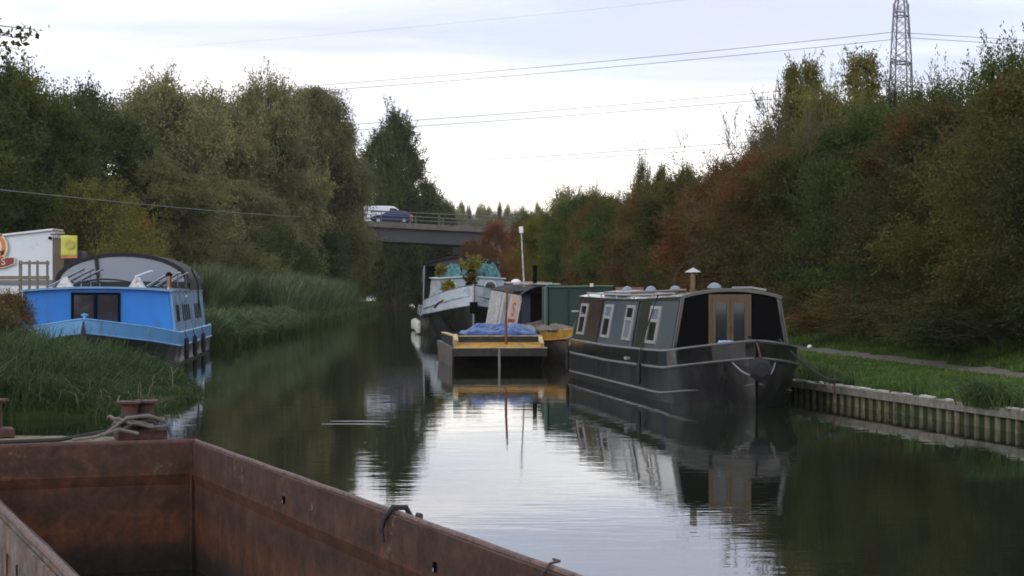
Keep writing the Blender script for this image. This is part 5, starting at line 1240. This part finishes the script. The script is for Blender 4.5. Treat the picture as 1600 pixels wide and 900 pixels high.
o.tube([(bp.x - .1, bp.y - .06, ZT + .14), (bp.x - .2, bp.y - .06, ZT + .06), (bp.x - .5, bp.y - .02, ZT + .012), (bp.x - .9, bp.y - .10, ZT + .012)], .014, 6)
ro = o.build('mooring_rope', M['rope_dark'], smooth=True); ro.location = HL0; ro.rotation_euler.z = HA
tag(ro, 'dark rope wound about the left post of the rusty twin bollard', 'rope')
# strap and ring hung over the far rim, slots in the plate, twist of wire
def wall_y(px):   # local y on the far wall's rim for photo column px
    lo, hi = -Ln, 0
    for _ in range(50):
        y = (lo + hi) / 2; p = u_in @ Vector((0, y, ZT))
        if 800 + p.x / p.y * F > px: lo = y
        else: hi = y
    return y
def over_rim(px, drop, r, ang_=4.2, name='rubber_loop', lab=''):
    y = wall_y(px); q = MB()
    pts = [(.075, y - .01, ZT - .12), (.075, y, ZT - .02), (.05, y, ZT + .028), (-.005, y + .01, ZT + .028), (-.042, y + .02, ZT - .02), (-.055, y + .02, ZT - drop * .6), (-.05, y - .005, ZT - drop)]
    q.tube(pts, [r, r, r, r, r, r * .8, r * .5], 8); o = q.build(name, M['dk_rubber'], smooth=True); o.location = HL0; o.rotation_euler.z = HA; tag(o, lab, 'rope loop')
over_rim(617, .115, .013, lab='thick black rubber loop hooked over the far rim of the rusty barge')
y = wall_y(645); q = MB(); q.tube([(.02, y + .03, ZT - .01), (.03, y + .02, ZT + .022), (.03, y - .01, ZT + .022), (.02, y - .03, ZT - .01)], .012, 8); o = q.build('rubber_stub', M['dk_rubber'], smooth=True); o.location = HL0; o.rotation_euler.z = HA; tag(o, 'small dark rubber stub on the rim beside the black loop', 'rubber piece')
y = wall_y(860); q = MB(); q.tube([(.06, y + .12, ZT + .02), (.05, y + .04, ZT + .025), (.0, y, ZT + .025), (-.036, y - .01, ZT - .01), (-.036, y - .01, ZT - .16)], .005, 6); o = q.build('wire', M['rust_red'], smooth=True); o.location = HL0; o.rotation_euler.z = HA; tag(o, 'thin rusty wire bent over the rim at the near end of the barge wall', 'wire')
q = MB(); qq = MB()
for px in (452, 690, 765):
    y = wall_y(px); q.box((-.030, y, ZT - .12 - (.02 if px > 600 else 0)), (.012, .013, .040)); qq.box((-.032, y - .002, ZT - .130 - (.02 if px > 600 else 0)), (.012, .005, .014))
q.build('drain_slot', M['matt_black'], hb_); qq.build('slot_light', M['offwhite'], hb_)

# ------------------------------------------------------------------ towpath edge: capping and trench sheeting
root = empty('canal_piling', (0, 0, 0), 0, 'corrugated sheet piling with pale capping beam along the towpath bank', 'retaining wall')
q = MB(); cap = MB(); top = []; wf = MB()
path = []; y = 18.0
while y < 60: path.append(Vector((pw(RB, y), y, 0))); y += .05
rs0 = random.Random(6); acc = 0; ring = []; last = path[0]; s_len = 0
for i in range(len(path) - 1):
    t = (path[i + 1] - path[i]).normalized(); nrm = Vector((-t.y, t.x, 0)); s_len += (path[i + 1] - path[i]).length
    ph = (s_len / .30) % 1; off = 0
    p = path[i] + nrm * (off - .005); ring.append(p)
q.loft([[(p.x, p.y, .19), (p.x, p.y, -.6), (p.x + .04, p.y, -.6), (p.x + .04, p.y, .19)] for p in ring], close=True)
mp_ = mat('weathered_sheet_pile', (.21, .19, .13), .7, var=.35, scale=2.2, dirt=(.06, .052, .04), dirt_amt=.6, stretch=(1, 1, .5), bmp=.3); q.build('sheet_piling', mat('recess_shade_sheeting', (.035, .034, .027), .6, var=.4, scale=3), root)  # shade between the ribs is put into the sheeting's dark colour
q = MB(); s_len = 0; nxt = .1
for i in range(len(path) - 1):
    s_len += (path[i + 1] - path[i]).length
    if s_len < nxt: continue
    nxt += .30 + rs0.uniform(-.006, .006); t = (path[i + 1] - path[i]).normalized(); n_ = Vector((-t.y, t.x, 0)); p = path[i]; h_ = .050 + rs0.uniform(-.006, .004)
    tp = .172; pr_ = .035 + rs0.uniform(-.006, .006)
    q.hexa([p - t * h_ - n_ * .01 + Vector((0, 0, -.5)), p + t * h_ - n_ * .01 + Vector((0, 0, -.5)), p + t * (h_ - .015) + n_ * pr_ + Vector((0, 0, -.5)), p - t * (h_ - .015) + n_ * pr_ + Vector((0, 0, -.5)),
            p - t * h_ - n_ * .01 + Vector((0, 0, tp)), p + t * h_ - n_ * .01 + Vector((0, 0, tp)), p + t * (h_ - .015) + n_ * pr_ + Vector((0, 0, tp)), p - t * (h_ - .015) + n_ * pr_ + Vector((0, 0, tp))])
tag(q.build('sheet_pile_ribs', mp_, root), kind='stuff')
rings = []
for i in range(0, len(path) - 1, 4):
    t = (path[min(i + 4, len(path) - 1)] - path[i]).normalized(); n_ = Vector((-t.y, t.x, 0)); p = path[i]; j = .006 * math.sin(i * .37)
    rings.append([tuple(p + n_ * .085 + Vector((0, 0, .175))), tuple(p + n_ * (.09 + j) + Vector((0, 0, .285 + j))), tuple(p - n_ * .10 + Vector((0, 0, .292 + j))), tuple(p - n_ * .10 + Vector((0, 0, .165)))])
cap.loft(rings, close=True); cap.build('capping_beam', mat('weathered_capping', (.21, .20, .165), .8, var=.25, scale=3, dirt=(.12, .11, .08), dirt_amt=.5, bmp=.4), root)
rs = random.Random(2); q = MB()
for k in range(60):
    y = rs.uniform(21, 31.5)
    if rs.random() < .35: continue
    x = pw(RB, y); q.box((x - .0 + rs.uniform(-.05, .03), y, .30), (rs.uniform(.03, .08), rs.uniform(.08, .30), rs.uniform(.012, .03)), rz=R(11) + rs.uniform(-.3, .3))
tag(q.build('flaking_mortar', mat('pale_mortar', (.42, .42, .40), .85, var=.2), root), kind='stuff')
# litter
for px, py, d, lab in ((1464, 509, 44, 'small white scrap of litter in the grass under the russet hedge patch'), (1536, 547, 37.5, 'crumpled white litter on the grass by the path near the picture edge'), (1265, 532, 44.5, 'tiny pale scrap of litter in the grass beyond the narrowboat bow')):
    x = X(px, d); z = ground_z(x, d); q = MB(); q.lathe((0, 0, 0), [(.02, 0), (.06, .02), (.05, .06), (.015, .08)], 7)
    q.v = [(a + rs.uniform(-.012, .012), b + rs.uniform(-.012, .012), c) for a, b, c in q.v]
    o = q.build('litter', M['white']); o.location = (x, d, z + .08); tag(o, lab, 'litter', 'litter in the grass')

# ------------------------------------------------------------------ road bridge, van and car
def bz(x): return 9.02 - .039 * (x + 14.7)          # deck edge height
def byy(x): return 200 + .35 * (x + 14.7)
br = empty('road_bridge', (0, 0, 0), 0, 'grey concrete road bridge with dark girder and three-rail steel parapet', 'bridge')
def strip(x0, x1, dy0, dy1, dz0, dz1, n=10):
    return MB().loft([[(x, byy(x) + dy0, bz(x) + dz0), (x, byy(x) + dy1, bz(x) + dz0), (x, byy(x) + dy1, bz(x) + dz1), (x, byy(x) + dy0, bz(x) + dz1)] for x in np.linspace(x0, x1, n)], close=True)
strip(-24, 6, 0, .4, -.55, 0).build('edge_beam', M['fascia'], br)
strip(-24, 6, .42, 11.5, -.55, -.12).build('deck', M['concrete'], br)
strip(-24, 6, 11.52, 11.9, -.55, 0).build('edge_beam', M['fascia'], br)
for k in range(5): strip(-23.9, -2.4, .55 + k * 2.5, .95 + k * 2.5, -2.0, -.552).build('girder', M['girder'], br)
strip(-24, 6, 1.9, 9.9, -.118, -.05).build('carriageway', M['asphalt'], br)
for xa, xb in ((-24, -16.5), (-2.3, 6)):
    MB().loft([[(x, byy(x) + .2, -.3), (x, byy(x) + 11.6, -.3), (x, byy(x) + 11.6, bz(x) - .553), (x, byy(x) + .2, bz(x) - .553)] for x in (xa, xb)], close=True).build('abutment', M['concrete'], br)
for dy in (.2, 11.7):
    for h, r_ in ((1.15, .055), (.72, .04), (.36, .04)): MB().tube([(x, byy(x) + dy, bz(x) + h) for x in np.linspace(-24, 6, 6)], r_, 6).build('parapet_rail', M['rail'], br)
    for x in np.arange(-22.6, 6, 2.98):
        MB().box((x, byy(x) + dy + .08, bz(x) + .58), (.11, .10, 1.17)).build('parapet_post', M['rail'], br)
# embankments carrying the road on either side
for xs_ in ((-24.1, -160), (6.1, 190)):
    q = MB(); q.loft([[(x, byy(x) - 14, 0), (x, byy(x) - .2, bz(xs_[0]) - .2), (x, byy(x) + 12.2, bz(xs_[0]) - .2), (x, byy(x) + 26, 0)] for x in xs_], close=True)
    tag(q.build('embankment', M['turf']), kind='structure')
    yy = [byy(x) for x in xs_]; q = MB(); q.loft([[(x, byy(x) + 1.9, bz(xs_[0]) - .17), (x, byy(x) + 9.9, bz(xs_[0]) - .17)] for x in xs_], caps=False); tag(q.build('road', M['asphalt']), kind='structure')

def vehicle(name, x, dy, facing, L, W_, body, green, m, lab, cat, wheels_r=.32, windows=(), panel=None, head=True):
    """side profile extruded with a narrower roof; local +x is forwards"""
    root = empty(name, (x, byy(x) + dy, bz(x) - .05), 0 if facing > 0 else math.pi, lab, cat)
    q = MB(); hwid = W_ / 2
    lo = [(px_, pz) for px_, pz in body]
    q.loft([[(a, y, b) for a, b in lo] for y in (-hwid, -hwid + .06, hwid - .06, hwid)], close=True)
    q.v = [(a * (1 if abs(abs(y) - hwid) > .01 else .985), y, b if abs(abs(y) - hwid) > .01 else lerp(b, .6, .04)) for a, y, b in q.v]
    q.build('body', m, root, bev=.03)
    if green:
        q = MB(); ins = .16
        q.loft([[(a, y, b) for a, b in green] if abs(y) > hwid - .2 and False else [(a, (y if b < green[0][1] + .05 else y * (1 - ins)), b) for a, b in green] for y in (-hwid + .03, hwid - .03)], close=True); q.build('cabin', m, root, bev=.03)
    for win in windows:
        for s_ in (-1, 1):
            pts_ = [(a, s_ * (hwid + .006 if not green else (hwid - .03) * (1 - (.16 if b > green[0][1] + .05 else 0)) + .012), b) for a, b in win]
            q = MB(); q.loft([pts_, [(a, y - s_ * .01, b) for a, y, b in pts_]], close=True); q.build('window', M['glass'], root)
    for wx in (-L * .31, L * .31):
        for s_ in (-1, 1):
            t = MB().lathe((wx, s_ * (hwid - .10), wheels_r), [(wheels_r * .62, -.1), (wheels_r, -.09), (wheels_r, .09), (wheels_r * .62, .1)], 20, 'Y').build('wheel', M['tyre'], root)
            MB().lathe((wx, s_ * (hwid + .0), wheels_r), [(wheels_r * .6, -.03), (wheels_r * .6, .012), (.05, .02)], 16, 'Y').build('rim', M['alu'], t)
    return root
vb = [(-2.5, .35), (2.35, .30), (2.5, .45), (2.48, .85), (2.30, 1.02), (1.55, 1.25), (1.05, 1.72), (.70, 1.93), (-.2, 1.98), (-2.40, 1.98), (-2.5, 1.85)]
van = vehicle('van', X(605, 206), 6.3, 1, 5.0, 1.95, vb, None, M['van_white'], 'white panel van on the bridge behind the dark blue car', 'van',
              windows=(((.30, 1.22), (1.40, 1.22), (.98, 1.68), (.30, 1.74)),))
for s_ in (-1, 1):
    MB().box((2.40, s_ * .72, .82), (.16, .30, .18)).build('headlight', M['lamp_on'], van, bev=.02)
    MB().box((-2.49, s_ * .85, 1.0), (.06, .12, .5)).build('tail_light', M['dark_red'], van)
    MB().box((-.95, s_ * .985, 1.36), (1.7, .012, .12)).build('side_stripe', mat('van_stripe', (.10, .14, .30), .4), van)
    MB().box((1.25, s_ * 1.08, 1.3), (.12, .18, .2)).build('mirror', M['matt_black'], van, bev=.02)
MB().loft([[(1.57, y, 1.255) for y in (-.80, .80)], [(1.06, y, 1.735) for y in (-.74, .74)]], caps=False).build('windscreen', M['glass'], van)
cbod = [(-2.15, .30), (2.05, .28), (2.2, .42), (2.15, .66), (1.9, .80), (1.05, .93), (-1.75, .97), (-2.1, .93), (-2.2, .6)]
cgr = [(-2.0, .92), (1.10, .90), (.35, 1.34), (-.2, 1.44), (-1.0, 1.43), (-1.65, 1.25)]
car = vehicle('car', X(611, 202.5), 2.9, -1, 4.4, 1.78, cbod, cgr, M['car_blue'], 'dark blue hatchback with red tail light, in front of the white van on the bridge', 'car',
              windows=(((-.85, .99), (.80, .99), (.30, 1.30), (-.2, 1.38), (-.85, 1.37)), ((-1.62, 1.02), (-.93, .99), (-.93, 1.36), (-1.4, 1.26))))
for s_ in (-1, 1):
    MB().box((-2.08, s_ * .72, .84), (.2, .34, .17)).build('tail_light', M['tail'], car, bev=.02)
    MB().box((2.05, s_ * .66, .64), (.2, .3, .14)).build('headlight', M['alu'], car, bev=.02)

# ------------------------------------------------------------------ pylons and conductors
PX, PD = 1408, 330
pb_ = Vector((X(PX, PD), PD, 0)); lv = Vector((-.87, .49, 0)).normalized(); av = Vector((.49, .87, 0)).normalized()
py_root = empty('pylon', pb_, math.atan2(av.y, av.x), 'tall steel lattice pylon rising behind the hedge', 'pylon')
def hw_at(z): return float(np.interp(z, [0, 14, 30, 41, 50, 56], [4.6, 3.0, 1.75, 1.42, 1.0, .15]))
q = MB(); lev = [0, 5, 9.5, 13.5, 17, 20, 23, 25.5, 28, 30.3, 32.5, 34.6, 36.7, 38.8, 41, 43, 45, 47, 49, 51, 53.5, 56]
cr = lambda k, z: ((1, 1), (-1, 1), (-1, -1), (1, -1))[k % 4]
def pt(k, z): a, b = cr(k, z); return (a * hw_at(z), b * hw_at(z), z)
for k in range(4): q.tube([pt(k, z) for z in lev], .13, 4)
for a, b in zip(lev, lev[1:]):
    for k in range(4):
        q.tube([pt(k, a), pt(k + 1, b)], .05, 4); q.tube([pt(k + 1, a), pt(k, b)], .05, 4); 
        if b in (30.3, 41, 49, 13.5, 20): q.tube([pt(k, b), pt(k + 1, b)], .09, 4)
q.build('tower', M['pylon'], py_root)
ARMS = (49.4, 41.0, 32.6); arm_l = {49.4: 4.2, 41.0: 5.4, 32.6: 4.6}
for z in ARMS:
    for s_ in (-1, 1):
        L_ = arm_l[z]; h_ = hw_at(z); q = MB(); tipp = (s_ * L_, 0, z + .1)
        for b in (-1, 1): q.tube([(s_ * h_, b * h_, z), tipp], .08, 4); q.tube([(s_ * h_, b * h_, z + 1.8), tipp], .07, 4)
        for t in (.3, .6): q.tube([(lerp(s_ * h_, s_ * L_, t), h_ * (1 - t), z), (lerp(s_ * h_, s_ * L_, t), -h_ * (1 - t), z)], .05, 4); q.tube([(lerp(s_ * h_, s_ * L_, t), h_ * (1 - t), z), (lerp(s_ * h_, s_ * L_, t), h_ * (1 - t), z + 1.8 * (1 - t))], .05, 4)
        q.build('cross_arm', M['pylon'], py_root)
        q = MB(); q.lathe((s_ * L_, 0, z - 3.6), [(.05, 0)] + [(.15 if i % 2 else .08, .25 + i * .22) for i in range(14)] + [(.05, 3.6)], 8); q.build('insulator', M['pylon'], py_root)
far = copy_tree(py_root); far.location = pb_ + lv * 300; far['label'] = 'second lattice pylon far along the line, hidden by the left trees'
def conductor(z_arm, side, L_, lab, zf, zr):
    base = pb_ + av * side * L_
    q = MB()
    zz = lambda t: z_arm - 3.6 - zf + zf * ((t - 130) / 130) ** 2 if t <= 260 else z_arm - 3.6
    for off in (-.20, .20):
        q.tube([base + lv * t + av * off + Vector((0, 0, z_arm - 3.6 - zf * (1 - ((t - 150) / 150) ** 2))) for t in np.linspace(0, 300, 40)], .024, 4)
    rv = Vector((.985, .17, 0))
    for off in (-.20, .20):
        q.tube([base + rv * t + av * off + Vector((0, 0, z_arm - 3.6 - zr * (1 - ((t - 150) / 150) ** 2))) for t in np.linspace(0, 300, 30)], .024, 4)
    tag(q.build('power_line', M['wire']), lab, 'power line', 'high-voltage lines from the pylon')
for z, nm in zip(ARMS, ('top', 'middle', 'lowest')):
    for s_ in (-1, 1):
        conductor(z, s_, arm_l[z], f'{nm} high-voltage line, the {"nearer" if s_ < 0 else "farther"} of its pair, slung from the pylon', 2.9, 2.9)
q = MB(); q.tube([pb_ + lv * t + Vector((0, 0, 56 - 2.4 * (1 - ((t - 150) / 150) ** 2))) for t in np.linspace(0, 300, 40)], .014, 4); q.tube([pb_ + Vector((.985, .17, 0)) * t + Vector((0, 0, 56 - 3 * t / 150)) for t in (0, 150)], .018, 4)
tag(q.build('earth_wire', M['wire']), 'thin single earth wire from the top of the pylon', 'power line')

# cable crossing in front of the left trees, from a pole outside the frame to the bridge
A = Vector((-16, 40, 4.45)); B = Vector((-14.9, 199.8, 9.3))
q = MB(); n = 40
for i in range(n + 1): pass
q.tube([A.lerp(B, t) - Vector((0, 0, 4 * .35 * t * (1 - t))) for t in np.linspace(0, 1, n)], .02, 6)
tag(q.build('overhead_cable', M['cable_teal']), 'pale green sheathed cable running across the left trees down to the bridge', 'cable')
pr = empty('telegraph_pole', (A.x, A.y, ground_z(A.x, A.y)), 0, 'wooden pole outside the frame carrying the green cable', 'pole')
MB().tube([(0, 0, -.5), (0, 0, A.z + .3)], [.14, .10], 10).build('pole_shaft', M['wood'], pr)

# ------------------------------------------------------------------ white shed, fence, banner, planks
SX0, SX1, SY = X(-170, 60), X(82, 60), 60.0
sh = empty('shed', (0, SY, 0), 0, 'white-painted flat shed with sloping roof edge and brick corner', 'shed')
zt = lambda px: Z(357 + (82 - px) * .115, SY)
gz = .55
MB().hexa([(SX0, 0, 1.45), (SX1, 0, 1.45), (SX1, 1.3, 1.45), (SX0, 1.3, 1.45), (SX0, 0, zt(-170) - .06), (SX1, 0, zt(82) - .06), (SX1, 1.3, zt(82) - .06), (SX0, 1.3, zt(-170) - .06)]).build('wall', M['shed_white'], sh)
MB().hexa([(SX0 - .1, -.10, zt(-170) - .058), (SX1 + .02, -.10, zt(82) - .058), (SX1 + .02, 1.35, zt(82) - .058), (SX0 - .1, 1.35, zt(-170) - .058), (SX0 - .1, -.10, zt(-170)), (SX1 + .02, -.10, zt(82)), (SX1 + .02, 1.35, zt(82)), (SX0 - .1, 1.35, zt(-170))]).build('roof', M['white'], sh)
MB().box(((SX0 + SX1) / 2, .02, 2.02), (SX1 - SX0 + .02, .10, .16)).build('plinth_band', M['shed_grey'], sh)
MB().box(((SX0 + SX1) / 2, .65, 1.0), (SX1 - SX0 - .02, 1.2, .9)).build('plinth', M['shed_grey'], sh)
# brick corner pier
m, nt, bs = nodes_of('buff_bricks'); tb = nt.nodes.new('ShaderNodeTexBrick'); tb.inputs['Color1'].default_value = (.30, .20, .10, 1); tb.inputs['Color2'].default_value = (.19, .125, .07, 1); tb.inputs['Mortar'].default_value = (.16, .14, .12, 1)
tb.inputs['Scale'].default_value = 1; tb.inputs['Brick Width'].default_value = .225; tb.inputs['Row Height'].default_value = .075; tb.inputs['Mortar Size'].default_value = .012
tcn = nt.nodes.new('ShaderNodeTexCoord'); mpn = nt.nodes.new('ShaderNodeMapping'); mpn.inputs['Rotation'].default_value = (R(90), 0, R(90)); nt.links.new(tcn.outputs['Object'], mpn.inputs[0]); nt.links.new(mpn.outputs[0], tb.inputs['Vector']); nt.links.new(tb.outputs[0], bs.inputs['Base Color']); bs.inputs['Roughness'].default_value = .9
bx0, bx1 = SX1 + .03, X(98, 60)
MB().box((SX1 + .03, .66, 2.2), (.05, 1.25, zt(82) - .75)).build('brick_pier', m, sh)
MB().box((SX1 + .035, .66, zt(82) - .19), (.09, 1.3, .2)).build('pier_cap', M['offwhite'], sh)
MB().tube([(SX1 - .05, -.05, Z(366, 60)), (SX1 + .55, -.05, Z(366, 60))], .015, 6).build('sign_bracket', M['matt_black'], sh)
MB().lathe((SX1 - .06, -.06, Z(372, 60)), [(.05, -.05), (.05, .05)], 10, 'Y').build('wall_lamp', M['matt_black'], sh)
# round emblem and name board, both cut by the edge of the picture
sg = empty('round_sign', (X(-13, 59.9), 59.93, Z(386, 59.9)), 0, 'round cream and orange emblem on the white shed wall, cut by the picture edge', 'sign')
MB().lathe((0, 0, 0), [(.50, 0), (.50, -.03)], 40, 'Y').build('disc', M['cream'], sg)
MB().lathe((0, -.032, 0), [(.44, 0), (.44, -.006)], 40, 'Y').build('orange_ring', M['orange'], sg)
MB().lathe((0, -.042, 0), [(.32, 0), (.32, -.006)], 40, 'Y').build('inner_disc', M['cream'], sg)
MB().lathe((0, -.052, 0), [(.22, 0), (.22, -.006)], 40, 'Y').build('centre_spot', M['dark_red'], sg)
sg = empty('name_board', (X(-20, 59.9), 59.93, Z(410, 59.9)), 0, 'dark red name board with cream letters under the round emblem', 'sign')
bw = (23 + 20) * 59.9 / F
MB().prism([(-bw, .17), (bw, .17), (bw, -.05), (bw * .6, -.17), (0, -.21), (-bw * .6, -.17), (-bw, -.05)], 0, -.03).build('board_edge', M['cream'], sg)
MB().prism([(-bw + .03, .145), (bw - .03, .145), (bw - .03, -.035), (bw * .6, -.145), (0, -.185), (-bw * .6, -.145), (-bw + .03, -.035)], -.031, -.036).build('board', M['dark_red'], sg)
for chx, ch_ in ((-8, 'O'), (5, 'G'), (17, 'S')):
    text(ch_, .31, Matrix.Translation(((chx + 20 - 12) * 59.9 / F * 1.0, -.04, .005 + (0 if chx < 10 else .015))) @ Matrix.Rotation(R(90), 4, 'X'), M['cream'], sg)
# banner
bn = empty('banner', (X(108, 59.5), 59.5, Z(385, 59.5)), 0, 'square acid-yellow hanging banner with orange lower edge beside the brick corner', 'banner')
wv = .25; q = MB(); q.loft([[(x, .02 * math.sin(x * 9) + .015 * z, z) for x in np.linspace(-wv, wv, 8)] for z in np.linspace(-.31, .35, 8)], caps=False)
o = q.build('cloth', M['sign_yellow'], bn, smooth=True); sm = o.modifiers.new('solid', 'SOLIDIFY'); sm.thickness = .01
MB().box((0, -.012, -.325), (.50, .02, .075)).build('orange_edge', M['orange'], bn)
MB().lathe((.03, -.035, .06), [(.15, 0), (.15, -.004), (.11, -.006)], 24, 'Y').build('emblem', mat('olive_yellow', (.42, .38, .07), .6), bn)
MB().tube([(-.28, 0, .36), (.28, 0, .36)], .012, 6).build('banner_rod', M['matt_black'], bn)
o = MB().box((X(112, 62), 62.5, 1.9), (.62, .8, 2.3)).build('container', M['dark_block'], bev=.02); tag(o, 'dark ribbed metal cabinet behind the yellow banner', 'cabinet')
# deck fence in front of the shed
fc = empty('deck_fence', (0, 57.6, 0), 0, 'grey weathered wooden railing in front of the white shed', 'fence')
for px in (32, 46, 58.5, 74):
    MB().box((X(px, 57.6), 0, (Z(407, 57.6) + .9) / 2), (.085 if px in (32,) else .06, .08, Z(407, 57.6) - .9)).build('post', M['wood'], fc)
MB().box(((X(30, 57.6) + X(78, 57.6)) / 2, -.055, Z(411, 57.6)), (X(78, 57.6) - X(30, 57.6), .03, .08)).build('top_rail', M['wood'], fc)
MB().box(((X(-80, 57.6) + X(78, 57.6)) / 2, -.055, Z(434, 57.6)), (X(78, 57.6) - X(-80, 57.6), .03, .11)).build('lower_rail', M['wood'], fc)
bd = empty('timber_staging', (0, 57.9, 0), 0, 'weathered timber staging under the railing at the water edge', 'jetty')
for k in range(5): MB().box(((X(-120, 57) + X(60, 57)) / 2, -.6, .42 + k * .24), (X(60, 57) - X(-120, 57), .05, .225)).build('plank', M['wood'], bd)
MB().box(((X(-120, 57) + X(60, 57)) / 2, .8, 1.64), (X(60, 57) - X(-120, 57), 2.8, .06)).build('staging_top', M['wood'], bd)

# two little wake ripples crossing the still water
m = M['water']
for y, xa, xb in ((CH * F / (658 - HY), X(512, 25.9), X(610, 25.9)), (CH * F / (662.5 - HY), X(498, 25.3), X(606, 25.3))):
    n = 24; rings = []
    for i in range(n + 1):
        t = i / n; x = lerp(xa, xb, t); h = .0055 * max(0, math.sin(math.pi * t)) ** .5; yy = y + .015 * math.sin(t * 5)
        rings.append([(x, yy - .03, .0005), (x, yy - .013, h * .75), (x, yy, h), (x, yy + .03, .0005)])
    o = MB().loft(rings, caps=False).build('ripple', m, smooth=True); tag(o, kind='structure')
